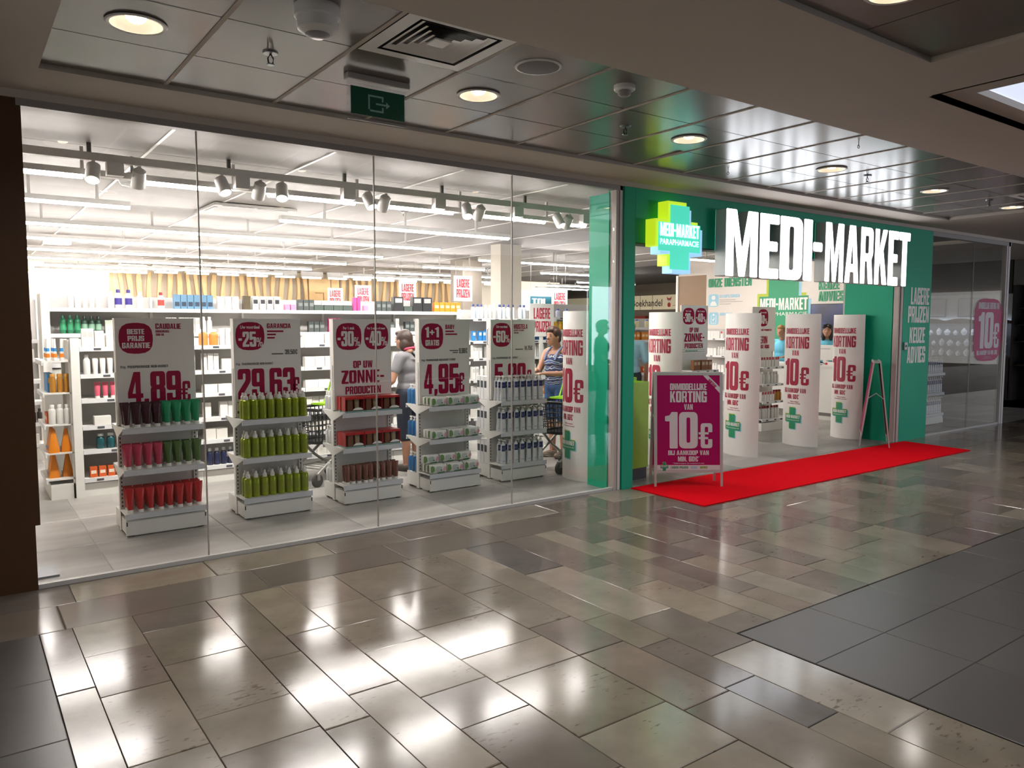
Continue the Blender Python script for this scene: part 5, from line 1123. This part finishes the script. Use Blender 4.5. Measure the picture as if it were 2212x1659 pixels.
# ================================================================ CARPET, A-BOARDS, BINS
def carpet_mat():
    m = mat('red_carpet', '#e00c1c', .95, spec=.03, var=.16, scale=60)
    n = m.node_tree.nodes; l = m.node_tree.links; bs = n['Principled BSDF']; tx = n.new('ShaderNodeTexNoise'); tx.inputs['Scale'].default_value = 260; bp = n.new('ShaderNodeBump'); bp.inputs['Strength'].default_value = .5; bp.inputs['Distance'].default_value = .004
    l.new(tx.outputs['Fac'], bp.inputs['Height']); l.new(bp.outputs[0], bs.inputs['Normal']); return m
tag(obj('red_carpet', MB().prism([(5.295, 5.31), (5.285, 4.395), (10.40, 4.40), (10.47, 5.28)], .0005, .009).mesh('red_carpet', carpet_mat(), False)), 'long red carpet laid in front of the entrance', 'carpet')
def a_board(lab, p0, p1, lean=.10, front=True):
    a = Vector((*p0, 0)); c = Vector((*p1, 0)); wd = (c-a).length; rz = math.atan2((c-a).y, (c-a).x)
    a.z = .0095; t = thing('a_board', lab, 'sign', a, rz, 'pavement A-boards')
    H_ = 1.12
    def leaf(sgn, nm):
        L = obj(nm, None, t); L.rotation_euler = (math.atan2(sgn*-lean*1.0, H_), 0, 0)
        L.location = (0, (0 if sgn > 0 else 2*lean+.03), 0)
        return L
    for k, sgn in enumerate((1, -1)):
        # leaf built directly, leaning : y = y0 + sgn*lean*z/H
        yb = 0 if sgn > 0 else 2*lean+.06
        def sh(mb, sgn=sgn, yb=yb): mb.v = [(x, yb+sgn*lean*z/H_+y, z) for x, y, z in mb.v]; return mb
        m = .03; o1 = -.014 if sgn > 0 else -.002; o2 = o1+.016
        for q in ((0, m, .135, H_), (wd-m, wd, .135, H_), (m, wd-m, H_-m, H_), (m, wd-m, .135, .135+m)): part('frame', sh(B(q[0], q[1], o1, o2, q[2], q[3])), ALU, t)
        for q in (.002, wd-.024): part('leg', sh(B(q, q+.022, o1+.002, o2, 0, .15)), ALU, t)
        pf = o1+.003 if sgn > 0 else o2-.003
        part('poster', sh(B(m, wd-m, pf, pf+.004, .165, H_-m)), mat('poster_magenta', '#a5085a', .6, var=.03, spec=.2), t)
        fy = (lambda x, z, s_=sgn, yb=yb: (x, yb+lean*z/H_-.014+.003-.0015, z)) if sgn > 0 else None
        if fy:
            mb = MB(); cx = wd/2+.0
            put(mb, 'ONMIDDELLIJKE', cx, .945, .065, width=.36, align='c', fn=fy); put(mb, 'KORTING', cx, .825, .11, width=.36, align='c', fn=fy); put(mb, 'VAN', cx, .752, .055, width=.085, align='c', fn=fy)
            put(mb, '10', cx-.225, .375, .355, width=.31, fn=fy); put(mb, '€', cx+.10, .375, .245, width=.135, fn=fy); put(mb, 'BIJ AANKOOP VAN', cx+.0, .308, .045, width=.40, align='c', fn=fy); put(mb, 'MIN. 60€*', cx, .245, .05, width=.21, align='c', fn=fy)
            small(mb, '* Tijdelijke kortingsactie. Zie voorwaarden in de winkel.', cx, .222, .012, width=.31, align='c', fn=fy, bold=.01)
            flat(mb, [(wd-.195, H_-m), (wd-.145, H_-m), (wd-m, H_-m-.115), (wd-m, H_-m-.175)], 0, fy)
            part('white_lettering', mb, mat('poster_white', '#d8d0d2', .5), t)
            mb = MB(); flat(mb, [(m, .165), (wd-m, .165), (wd-m, .21), (m, .21)], 0, fy); part('footer', mb, MATS['poster_white'], t)
            fy2 = lambda x, z: (lambda p: (p[0], p[1]-.0008, p[2]))(fy(x, z))
            mb = MB(); put(mb, 'LAGERE PRIJZEN', .165, .176, .022, width=.17, fn=fy2); part('green_lettering', mb, PGREEN, t)
            mb = MB(); put(mb, 'KEUZE', .36, .176, .022, width=.065, fn=fy2); part('blue_lettering', mb, SKYB, t)
            mb = MB(); put(mb, 'ADVIES', .45, .176, .022, width=.075, fn=fy2); part('lime_lettering', mb, mat('lime_dark', '#7c9a1e', .5), t)
            # slanted NIEUW ribbon lettering
            ca, sa = math.cos(R(-45)), math.sin(R(-45)); ox, oz = wd-.147, H_-m-.052
            fn2 = lambda a, z: fy2(ox+a*ca-z*sa, oz+a*sa+z*ca)
            mb = MB(); put(mb, 'NIEUW', 0, -.008, .034, width=.1, fn=fn2); part('ribbon_lettering', mb, mat('poster_magenta', '#8f0e4a'), t)
            print_cross(t, .10, .195, .075, fn=fy)
    part('hinge', B(.02, wd-.02, lean, lean+.06, H_-.03, H_-.012), ALU, t)
    part('stay', MB().tube([(.01, .07, .62), (.01, lean+.03, .70), (.01, 2*lean-.0, .62)], .006, 6), ALU, t)
    return t
a_board('pink A-board with a 10 euro offer standing on the red carpet', (5.527, 5.225), (6.078, 4.828))
a_board('second A-board seen edge-on at the right end of the carpet', (9.73, 5.10), (10.245, 5.41), .14)
def bin_(x, y, rz, lab, h=1.03):
    t = thing('promo_bin', lab, 'bin', (x, y, 0), rz, 'lime bins inside the entrance'); w2, d2 = .19, .16
    part('plinth', B(-w2+.01, w2-.01, -d2+.01, d2-.01, 0, .16), BLACK, t)
    for nm, q in (('side', (-w2, w2, -d2, -d2+.006)), ('side', (-w2, w2, d2-.006, d2)), ('side', (-w2, -w2+.006, -d2+.006, d2-.006)), ('side', (w2-.006, w2, -d2+.006, d2-.006))): part(nm, B(*q, .12, h), LIME, t)
    part('floor_panel', B(-w2+.006, w2-.006, -d2+.006, d2-.006, .16, .2), LIME, t)
bin_(5.62, 5.74, R(4), 'front lime green bin tucked behind the left entrance post', 1.01)
bin_(5.80, 6.1, R(-3), 'rear lime green bin half hidden behind the front one', 1.03)
pl_ = thing('floor_plate', 'flat grey metal plate on the shop floor by the pillar', 'plate', (.37, 5.70, 0)); part('plate', B(-.12, .115, -.13, .13, .0, .012), mat('plate_grey', '#8d9195', .35, metal=.3), pl_)

# pink sticker on the right-hand window
st = thing('window_sticker', 'pink rounded 10 euro sticker on the right-hand window', 'sticker', (12.62, YF-.0085, 0))
mb = MB(); flat(mb, [(0, 1.03, .32), (.98, 1.03, .32), (.98, 2.0, .32), (0, 2.0, .32)], 0); part('vinyl', mb, mat('sticker_pink', '#b5155f', .5, var=.02), st)
mb = MB(); put(mb, 'ONMIDDELLIJKE KORTING VAN', .49, 1.84, .10, width=.72, align='c', y=-.001); put(mb, '10', .16, 1.23, .56, width=.5, y=-.001); put(mb, '€', .68, 1.23, .39, width=.2, y=-.001); put(mb, 'BIJ AANKOOP VAN MIN. 60€', .49, 1.125, .07, width=.72, align='c', y=-.001)
small(mb, '*Tijdelijke actie', .49, 1.09, .02, width=.22, align='c', y=-.001); small(mb, 'Zie voorwaarden in de winkel', .49, 1.065, .02, width=.34, align='c', y=-.001); part('lettering', mb, MATS['poster_white'], st)
# ================================================================ PEOPLE
def blob(name, prims, m, parent, voxel=.011, it=5, label=None):
    mb = MB()
    for q in prims:
        if q[0] == 'c': mb.tube([q[1], q[3]], [q[2], q[4]], 12); mb.sphere(q[1], q[2], 12, 8); mb.sphere(q[3], q[4], 12, 8)
        else: mb.sphere(q[1], 1, 16, 12, q[2])
    me = mb.mesh(name, m, False); ob = bpy.data.objects.new('tmp', me); COL.objects.link(ob)
    rm = ob.modifiers.new('r', 'REMESH'); rm.mode = 'VOXEL'; rm.voxel_size = voxel; rm.use_smooth_shade = True
    sm = ob.modifiers.new('s', 'SMOOTH'); sm.iterations = it; sm.factor = .5
    bpy.context.view_layer.update(); dg = bpy.context.evaluated_depsgraph_get()
    m2 = bpy.data.meshes.new_from_object(ob.evaluated_get(dg)); m2.name = name
    bpy.data.objects.remove(ob); bpy.data.meshes.remove(me)
    if not m2.materials: m2.materials.append(m)
    m2.shade_smooth()
    o = obj(name, m2, parent)
    if label: o['label'] = label
    return o
V = Vector
def hand(wr, d, n, sc=1.0, spread=.2, curl=.35):
    """palm and five fingers: wr wrist, d pointing direction, n palm normal"""
    wr, d, n = V(wr), V(d).normalized(), V(n).normalized(); s_ = d.cross(n).normalized(); P = []
    for a in (-.5, 0, .5): P.append(('c', tuple(wr+d*.01+s_*a*.028*sc), .015*sc, tuple(wr+d*.085*sc+s_*a*.05*sc), .013*sc))
    for i, L in enumerate((.068, .078, .072, .056)):
        a = (i-1.5)/1.5; b0 = wr+d*.085*sc+s_*a*.03*sc; d1 = (d+s_*a*spread+n*curl*.4).normalized(); b1 = b0+d1*L*.5*sc; d2 = (d1+n*curl).normalized(); b2 = b1+d2*L*.5*sc
        P += [('c', tuple(b0), .0095*sc, tuple(b1), .0088*sc), ('c', tuple(b1), .0088*sc, tuple(b2), .0075*sc)]
    t0 = wr+d*.03*sc-s_*.03*sc; t1 = t0+(d*.6-s_*.8+n*.3).normalized()*.04*sc; t2 = t1+(d-s_*.2+n*.3).normalized()*.032*sc
    P += [('c', tuple(t0), .013*sc, tuple(t1), .0105*sc), ('c', tuple(t1), .0105*sc, tuple(t2), .009*sc)]
    return P
SKIN = mat('skin', '#a3765e', .5, var=.06, scale=20); LIPS = mat('lips', '#8a4a44', .5); EYE = mat('eye_dark', '#241a16', .3)
def person(lab, loc, rz, s_, arms, tilt, hair, shirt, bottoms, shoe, sleeve=.55, knee_len=.9, skin=SKIN, strap=False, hairmat=None, bottom_z=.93):
    """local figure facing -y; arms: ((elbow),(wrist),(hand dir),(palm normal)) for +x then -x side"""
    t = thing('person', lab, 'person', loc, rz)
    S = lambda p: tuple(c*s_ for c in p)
    C_ = lambda a, ra, c, rc: ('c', S(a), ra*s_, S(c), rc*s_)
    E_ = lambda c, r_: ('e', S(c), S(r_))
    hx, hy, hz = tilt
    hc = (hx, hy-.02, 1.475+hz); fx = lambda dx, dy, dz: (hc[0]+dx, hc[1]+dy, hc[2]+dz)
    body = [E_((0,0,.9), (.155,.105,.11)), E_((0,0,1.02), (.135,.095,.13)), E_((0,0,1.16), (.155,.1,.15)), C_((-.14,.01,1.275), .05, (.14,.01,1.275), .05),
            C_((0,.012,1.28), .056, (hx*.7, hy*.6, 1.40+hz*.6), .05), E_(hc, (.074,.094,.108)), E_(fx(0,-.028,-.058), (.052,.062,.05)), C_(fx(0,-.092,.005), .008, fx(0,-.108,-.022), .012),
            E_(fx(.074,.0,-.01), (.012,.02,.03)), E_(fx(-.074,.0,-.01), (.012,.02,.03))]
    for sx in (1, -1):
        body += [C_((.085*sx,0,.86), .088, (.09*sx,-.01,.47), .055), C_((.09*sx,-.01,.47), .055, (.09*sx,.02,.30), .052), C_((.09*sx,.02,.30), .05, (.09*sx,.02,.09), .035), C_((.09*sx,.03,.045), .04, (.095*sx,-.10,.03), .03)]
    hands = []
    for sx, a in zip((1, -1), arms):
        sh = (.178*sx, .01, 1.265); el, wr, hd, pn = a
        body += [C_(sh, .048, el, .038), C_(el, .037, wr, .026)]
        body += hand(S(wr), hd, pn, s_)
    blob('body', body, skin, t, .0095, 3)
    # clothes
    cl = [E_((0,0,.93), (.166,.118,.11)), E_((0,0,1.03), (.15,.112,.13)), E_((0,-.012,1.16), (.168,.122,.15)), C_((-.135,.01,1.272), .056, (.135,.01,1.272), .056)]
    if sleeve:
        for sx, a in zip((1, -1), arms):
            sh = V((.178*sx, .01, 1.265)); e_ = sh.lerp(V(a[0]), sleeve); cl.append(C_(tuple(sh), .062, tuple(e_), .056))
    if strap: cl = [E_((0,0,.92), (.172,.125,.12)), E_((0,-.01,1.03), (.162,.128,.14)), E_((0,-.02,1.15), (.165,.125,.11)), C_((-.085,-.02,1.2), .05, (-.08,.0,1.30), .03), C_((.085,-.02,1.2), .05, (.08,.0,1.30), .03)]
    blob('shirt', cl, shirt, t, .011, 4)
    bt = [E_((0,0,.875), (.17,.12,.115))]
    for sx in (1, -1):
        bt.append(C_((.085*sx,0,.86), .1, (.09*sx,-.01,.5), .075))
        if knee_len > .6: bt.append(C_((.09*sx,-.01,.5), .075, (.09*sx,.01,.5-.42*(knee_len-.6)/.4), .065))
    blob('trousers', bt, bottoms, t, .012, 4)
    for sx in (1, -1): blob('shoe', [C_((.09*sx,.045,.045), .045, (.095*sx,-.11,.032), .036), C_((.09*sx,.03,.03), .04, (.095*sx,-.1,.026), .036)], shoe, t, .012, 3)
    hm = hairmat or mat('hair_brown', '#2e1d14', .5, var=.2, scale=60)
    hp = [E_(fx(0,.018,.022), (.086,.098,.102))]
    if hair == 'bob': hp += [E_(fx(.05,.045,-.05), (.045,.06,.075)), E_(fx(-.05,.045,-.05), (.045,.06,.075)), E_(fx(0,.06,-.05), (.07,.05,.075)), E_(fx(0,-.045,.075), (.065,.05,.035))]
    if hair == 'short': hp += [E_(fx(0,.05,-.03), (.072,.055,.06)), E_(fx(.0,-.05,.078), (.06,.045,.035)), E_(fx(.055,.0,.05), (.035,.06,.045)), E_(fx(-.055,.0,.05), (.035,.06,.045)), E_(fx(0,-.02,.1), (.05,.06,.03))]
    if hair == 'long': hp += [E_(fx(.06,.02,-.06), (.036,.06,.13)), E_(fx(-.06,.02,-.06), (.036,.06,.13)), E_(fx(0,.07,-.08), (.08,.045,.13)), E_(fx(.04,-.035,.075), (.05,.06,.035)), E_(fx(-.04,-.035,.075), (.05,.06,.035))]
    blob('hair', hp, hm, t, .009, 2)
    for sx in (1, -1):
        part('eye', MB().sphere(S(fx(.03*sx,-.082,.008)), .0095*s_, 8, 6, (1.2, .7, .7)), EYE, t); part('eyebrow', MB().sphere(S(fx(.03*sx,-.084,.03)), .01*s_, 8, 6, (2, .6, .4)), hm, t)
    part('lips', MB().sphere(S(fx(0,-.088,-.055)), .01*s_, 8, 6, (2.2, .6, .6)), LIPS, t)
    return t
GTEE = mat('grey_tshirt', '#77767a', .8, var=.06); NAVYC = mat('navy_cloth', '#1d2433', .8, var=.1); SHOEM = mat('shoe_dark', '#3a332e', .6)
def pattern_mat():
    m = bpy.data.materials.new('patterned_top'); m.use_nodes = True; n = m.node_tree.nodes; l = m.node_tree.links; bs = n['Principled BSDF']
    tc = n.new('ShaderNodeTexCoord'); v = n.new('ShaderNodeTexVoronoi'); v.inputs['Scale'].default_value = 16; l.new(tc.outputs['Object'], v.inputs['Vector'])
    w_ = n.new('ShaderNodeTexWave'); w_.bands_direction = 'Z'; w_.inputs['Scale'].default_value = 5; w_.inputs['Distortion'].default_value = 6; l.new(tc.outputs['Object'], w_.inputs['Vector'])
    mu = n.new('ShaderNodeMath'); mu.operation = 'MULTIPLY'; l.new(v.outputs['Distance'], mu.inputs[0]); l.new(w_.outputs['Fac'], mu.inputs[1])
    cr = n.new('ShaderNodeValToRGB'); cr.color_ramp.interpolation = 'CONSTANT'; e = cr.color_ramp.elements; e[0].color = (*lin('#1f2a4d'), 1); e[1].position = .22; e[1].color = (*lin('#c9c6c0'), 1); e3 = e.new(.36); e3.color = (*lin('#3f557e'), 1)
    l.new(mu.outputs[0], cr.inputs[0]); l.new(cr.outputs[0], bs.inputs['Base Color']); bs.inputs['Roughness'].default_value = .85; return m
w1 = person('shopper in grey T-shirt and navy shorts standing with her back turned', (4.02, 7.45, 0), R(205), .985, (((.27,-.02,1.02), (.22,-.2,.90), (-.1,-1,-.3), (0,0,-1)), ((-.27,-.02,1.02), (-.22,-.2,.90), (.1,-1,-.3), (0,0,-1))), (.0, -.05, -.025), 'bob', GTEE, NAVYC, SHOEM, .55, .72)
part('scarf', MB().tube([(.07*math.cos(a), .012+.065*math.sin(a), 1.335+.015*math.sin(a)) for a in [k*2*math.pi/16 for k in range(16)]], .012, 8, True), mat('scarf_pink', '#c23a5a', .7), w1, 'pink neck scarf')
part('satchel', MB().bbox(-.28, -.15, -.02, .12, .78, 1.0, .012), mat('satchel_black', '#191a1e', .7), w1); part('satchel_strap', MB().tube([(-.2,.06,.98),(-.1,.12,1.15),(.08,.1,1.3)], .012, 6), MATS['satchel_black'], w1)
w2 = person('shopper in patterned sleeveless top pushing a trolley', (5.86, 7.14, 0), R(-82), 1.0, (((.235,-.10,1.02), (.1,-.30,1.03), (-.3,-1,.0), (0,0,-1)), ((-.235,-.08,1.02), (-.06,-.30,1.06), (.15,-1,-.25), (0,.2,-1))), (0, -.05, -.02), 'short', pattern_mat(), mat('blue_shorts', '#33507a', .8, var=.08), mat('sandals', '#7a5a48', .6), 0, .5, strap=True, hairmat=mat('hair_auburn', '#3a2014', .5, var=.25, scale=60))
for sx in (-1, 1): part('shoulder_strap', MB().tube([(.085*sx,-.135,1.18),(.085*sx,-.085,1.27),(.085*sx,.0,1.335),(.085*sx,.085,1.28),(.08*sx,.115,1.18)], .0125, 8), mat('strap_blue', '#6f7f9f', .8), w2)
BLUS = mat('blue_uniform', '#5fb0cc', .75, var=.04); TROU = mat('dark_trousers', '#23262e', .8)
person('cashier with long dark hair in a light blue uniform behind the counter', (12.62, 7.80, 0), R(-62), 1.03, (((.25,-.08,1.02), (.16,-.27,1.0), (-.2,-1,0), (0,0,-1)), ((-.25,-.08,1.02), (-.16,-.27,1.0), (.2,-1,0), (0,0,-1))), (.0, -.045, -.03), 'long', BLUS, TROU, SHOEM, .6, 1.0, hairmat=mat('hair_black', '#17110f', .45, var=.2, scale=60))
person('blond cashier in light blue uniform half hidden by a banner', (12.62, 8.72, 0), R(-80), 1.0, (((.25,-.08,1.02), (.16,-.27,1.0), (-.2,-1,0), (0,0,-1)), ((-.25,-.08,1.02), (-.16,-.27,1.0), (.2,-1,0), (0,0,-1))), (.0, -.03, -.01), 'short', BLUS, TROU, SHOEM, .6, 1.0, hairmat=mat('hair_blond', '#8a6a3c', .5, var=.2, scale=60))
person('person in pale blue shirt mostly hidden behind the left entrance post', (7.50, 7.6, 0), R(150), 1.04, (((.25,.0,1.0), (.26,-.08,.80), (0,-.3,-1), (-1,0,0)), ((-.25,.0,1.0), (-.26,-.08,.80), (0,-.3,-1), (1,0,0))), (0, 0, 0), 'short', mat('pale_blue_shirt', '#8fb4c0', .8, var=.04), TROU, SHOEM, .75, 1.0)
person('passer-by in dark clothes walking in the mall, reflected in the green panel', (8.75, 1.25, 0), R(120), 1.05, (((.27,.02,1.0), (.2,-.12,.92), (-.6,-.6,0), (0,0,-1)), ((-.27,.02,1.0), (-.2,-.12,.92), (.6,-.6,0), (0,0,-1))), (0, 0, 0), 'short', mat('dark_coat', '#2a2b2d', .8), TROU, SHOEM, .7, 1.0)

# ================================================================ TROLLEYS
def trolley(lab, loc, rz):
    t = thing('shopping_trolley', lab, 'trolley', loc, rz, 'shopping trolleys')
    FR = mat('trolley_frame', '#9a9b94', .35, metal=.6, var=.04)
    x0, x1, y0, y1, z0, z1 = -.27, .27, -.19, .19, .44, .76
    # black lattice basket, tapering downwards
    def tp(x, y, z): k = .82+.18*(z-z0)/(z1-z0); return (x*k, y*k, z)
    def wall(ax, v, a0, a1, nm):
        mb = MB(); N = 9 if a1-a0 > .45 else 7
        for i in range(N+1):
            a = a0+(a1-a0)*i/N; p = [(tp(a, v, z0), tp(a, v, z1)) if ax == 'y' else (tp(v, a, z0), tp(v, a, z1))][0]; mb.tube([p[0], p[1]], .0055, 5)
        for j in range(1, 6):
            z = z0+(z1-z0)*j/6; p = [(tp(a0, v, z), tp(a1, v, z)) if ax == 'y' else (tp(v, a0, z), tp(v, a1, z))][0]; mb.tube([p[0], p[1]], .0055, 5)
        part(nm, mb, BLACK, b_)
    b_ = part('basket', MB().loft([(z0-.03, .22, .155), (z0, .225, .158), (z0, .21, .145), (z0-.02, .205, .14)], 16, True, 0, 0, .35), BLACK, t)
    wall('y', y0, x0, x1, 'basket_side'); wall('y', y1, x0, x1, 'basket_side'); wall('x', x0, y0, y1, 'basket_end'); wall('x', x1, y0, y1, 'basket_end')
    part('basket_rim', MB().tube([tp(x0, y0, z1), tp(x1, y0, z1), tp(x1, y1, z1), tp(x0, y1, z1)], .016, 8, True), BLACK, b_)
    # lime child-seat flap with rounded bars
    fl = part('lime_flap', B(.05, .30, -.2, -.17, .77, .785).box(.05, .30, .17, .2, .77, .785).box(.05, .075, -.17, .17, .77, .79).box(.28, .30, -.17, .17, .78, .84), LIME, t)
    for i in range(5): part('flap_bar', B(.085+.04*i, .105+.04*i, -.17, .17, .772, .784), LIME, fl)
    sb_ = MB()
    for i in range(6):
        for j in range(3): sb_.bbox(.275+.012*(i % 2), .30+.012*(i % 2), -.13+.09*j, -.05+.09*j, .47+.05*i, .51+.05*i, .006)
    part('lime_seat_back', sb_, LIME, t)
    part('handle', MB().tube([(.24,-.2,.76),(.36,-.21,.98),(.36,.21,.98),(.24,.2,.76)], .014, 8), LIME, t)
    for sy in (-1, 1):
        part('leg', MB().tube([(.26, .16*sy, .44), (.05, .17*sy, .30), (-.28, .18*sy, .12)], .016, 8), FR, t); part('leg', MB().tube([(-.16, .16*sy, .44), (.05, .17*sy, .26), (.28, .18*sy, .12)], .016, 8), FR, t)
        for sx in (-1, 1):
            wh_ = part('wheel', MB().tube([(.28*sx, .18*sy-.015, .065), (.28*sx, .18*sy+.015, .065)], .065, 16), mat('wheel_grey', '#3d3d3b', .6), t); part('fork', B(.28*sx-.02, .28*sx+.02, .18*sy-.022, .18*sy+.022, .07, .135), FR, wh_)
    rk = MB()
    for i in range(6): rk.tube([(-.22+.088*i, -.15, .17), (-.22+.088*i, .15, .17)], .004, 5)
    rk.tube([(-.24,-.15,.17),(.24,-.15,.17),(.24,.15,.17),(-.24,.15,.17)], .006, 6, True); part('lower_rack', rk, FR, t)
    return t
trolley('black and lime shopping trolley pushed by the shopper in the patterned top', (5.42, 6.53, 0), R(15))
trolley('black and lime shopping trolley parked behind the spray bottles', (3.02, 7.45, 0), R(25))

# ================================================================ BEYOND THE SHOP
bk = thing('bookshop_sign', 'cream bookshop fascia with dark lettering and a red owl', 'sign', (20, 0, 0), R(-90))
part('fascia', B(-24, -18.0, 0, .1, 2.12, 2.62), mat('cream_fascia', '#cfc4a4', .6, emit='#e8dcb8', es=.18), bk)
for y in (20.4, 19.7, 19.1): part('fascia_joint', B(-y-.008, -y+.008, -.004, 0, 2.12, 2.62), GREY, bk)
mb = MB(); small(mb, 'Boekhandel', -20.09, 2.24, .25, width=1.45, y=-.006, bold=.01); part('lettering', mb, mat('book_brown', '#3a2a20', .6), bk)
ow = MB(); X = -18.32
flat(ow, [(X-.08, 2.42), (X-.11, 2.56), (X-.04, 2.5), (X+.04, 2.5), (X+.11, 2.56), (X+.08, 2.42), (X+.05, 2.40), (X, 2.44), (X-.05, 2.40)], -.006); flat(ow, [(X-.06, 2.2, .02), (X+.06, 2.2, .02), (X+.08, 2.32, .03), (X, 2.36), (X-.08, 2.32, .03)], -.006); flat(ow, [(X+.16, 2.235), (X+.3, 2.245), (X+.3, 2.255), (X+.16, 2.25)], -.006)
part('owl_red', ow, mat('owl_red', '#b8321f', .5), bk)
ow = MB(); [flat(ow, [(X+e-.035, 2.38, .03), (X+e+.035, 2.38, .03), (X+e+.035, 2.45, .03), (X+e-.035, 2.45, .03)], -.008) for e in (-.05, .05)]; part('owl_eyes', ow, PAPER, bk)
ow = MB(); [flat(ow, [(X+e-.012, 2.40, .01), (X+e+.012, 2.40, .01), (X+e+.012, 2.43, .01), (X+e-.012, 2.43, .01)], -.0095) for e in (-.045, .045)]; part('owl_pupils', ow, BLACK, bk)
part('red_band', B(-24, -19.4, -.05, .1, 1.78, 1.9), mat('band_red', '#8a2a20', .6), bk); part('wall', B(-24, -17.6, .12, .2, 0, 3.03), mat('book_wall', '#6b6256', .8), bk)
part('red_bag', MB().tube([(-19.2, -.3, 1.95), (-19.2, -.26, 1.95)], .28, 20), mat('balloon_red', '#7a2a2a', .5), bk) if False else None
for y, a in ((16.2, 14.0), (18.0, 14.4), (19.6, 15.2)): light_line([(a, a+2.2)], y, 'light line in the arcade beyond the service wall, %s row' % {16.2: 'first', 18.0: 'second', 19.6: 'third'}[y])
struct('wall_far', B(14, 26, 23.9, 24, 0, 3.1), mat('far_wall', '#5d564c', .8))
# across the side passage, seen through the right-hand window
jw = thing('jewellery_showcase', 'jewellery showcase with lit glass shelves across the side passage', 'showcase', (18, 9.6, 0), R(-90))
part('cabinet', B(0, 2.65, 0, .5, 0, .88), mat('cabinet_dark', '#25211f', .5), jw); part('back_panel', B(0, 2.65, .48, .5, .88, 1.62), mat('showcase_back', '#6f7478', .5), jw); part('upper_panel', B(0, 2.65, .1, .5, 1.68, 2.25), mat('pale_panel', '#a9aeb2', .6), jw)
part('valance', MB().prism([(0, 1.62)]+[(2.65*i/40, 1.68+.05*abs(math.sin(i*math.pi/10))) for i in range(41)]+[(2.65, 1.62)], .0, .05, 'y'), mat('valance_brown', '#4a3426', .5), jw)
part('led_strip', B(.05, 2.6, .055, .085, 1.635, 1.65), mat('cool_led', '#ffffff', .4, var=0, emit='#dfeaff', es=10), jw)
for z in (1.36, 1.12, .9): part('glass_shelf', B(.02, 2.63, .1, .48, z-.008, z), CLEAR, jw)
part('bulkhead', B(0, 2.65, .0, .5, 2.25, 2.95), mat('bulk_dark', '#2f2d2a', .7), jw)
for i, a in enumerate((.7, 1.55)):
    f = part('picture_frame', B(a, a+.6, .092, .1, 1.76, 2.18), mat('frame_dark', '#3a3632', .5), jw); part('picture', B(a+.02, a+.58, .089, .092, 1.78, 2.16), mat('photo_grey', '#8f979c', .5, var=.25, scale=4), f)
BUST = P_('necklace_bust', 'display bust', ('body', MB().loft([(0, .05, .04), (.01, .05, .04), (.08, .085, .05), (.14, .08, .045), (.19, .03, .03), (.22, .028, .028)], 14), mat('bust_white', '#d9dde2', .5)), ('necklace', MB().tube([(.05*math.sin(a), -.05+.0*a, .13-.05*math.cos(a)) for a in [R(-100+25*k) for k in range(9)]], .003, 5), STEEL))
k = 0
for z in (1.36, 1.12, .9):
    for i in range(9):
        a = .9+.18*i+(.07 if z < 1.3 else 0)
        BUST.put('%s white necklace bust on the %s glass shelf across the passage' % (ORD[i], {1.36: 'upper', 1.12: 'middle', .9: 'lower'}[z]), (18.28, 9.6-a, z+.001), R(-90+(i*37 % 30)-15), 'necklace busts', (.62+.25*(i*7 % 3)/2, .7, .5+.22*(i*5 % 3)/2))
sh = thing('shoe_shop', 'dark shoe shop wall with shelves at the right picture edge', 'shop wall', (18, 6.93, 0), R(-90))
part('wall', B(0, 1.6, .4, .5, 0, 2.4), mat('shop_dark', '#2a241f', .7), sh); part('bulkhead', B(0, 1.6, 0, .5, 2.42, 2.95), mat('bulk_grey', '#6f7072', .7), sh); part('side_panel', B(0, .04, 0, .5, 0, 2.42), MATS['shop_dark'], sh)
for z in (.75, 1.25, 1.6, 1.95): part('shelf', B(.04, 1.6, .1, .4, z-.02, z), mat('shelf_brown', '#5a4a3c', .6), sh)
SHOE = P_('shoe', 'shoe', ('upper', MB().loft([(0, .13, .045), (.03, .135, .047), (.06, .10, .04, .03), (.10, .055, .035, .07), (.12, .05, .03, .075)], 14, True), mat('shoe_black', '#1a1715', .4)), ('sole', MB().loft([(-.012, .135, .048), (.002, .137, .049)], 14), mat('sole_brown', '#3d2c20', .6)))
for z in (.75, 1.25, 1.6):
    for i in range(3): SHOE.put('%s dark shoe on the %s shelf of the shoe shop' % (ORD[i], {.75: 'low', 1.25: 'middle', 1.6: 'upper'}[z]), (18.2, 6.93-.25-.36*i, z+.0125), R(15), 'dark shoes')
struct('wall_passage', B(18.55, 18.7, 5.4, 11, 0, 3.0), mat('passage_wall', '#4b4640', .8))
part('passage_floor', B(16.5, 34, 5.36, 24, -.03, -.001), GSTONE, floor); part('passage_ceiling', B(13.75, 34, 5.33, 9.7, 2.95, 3.1), CEIL, ceil_m)
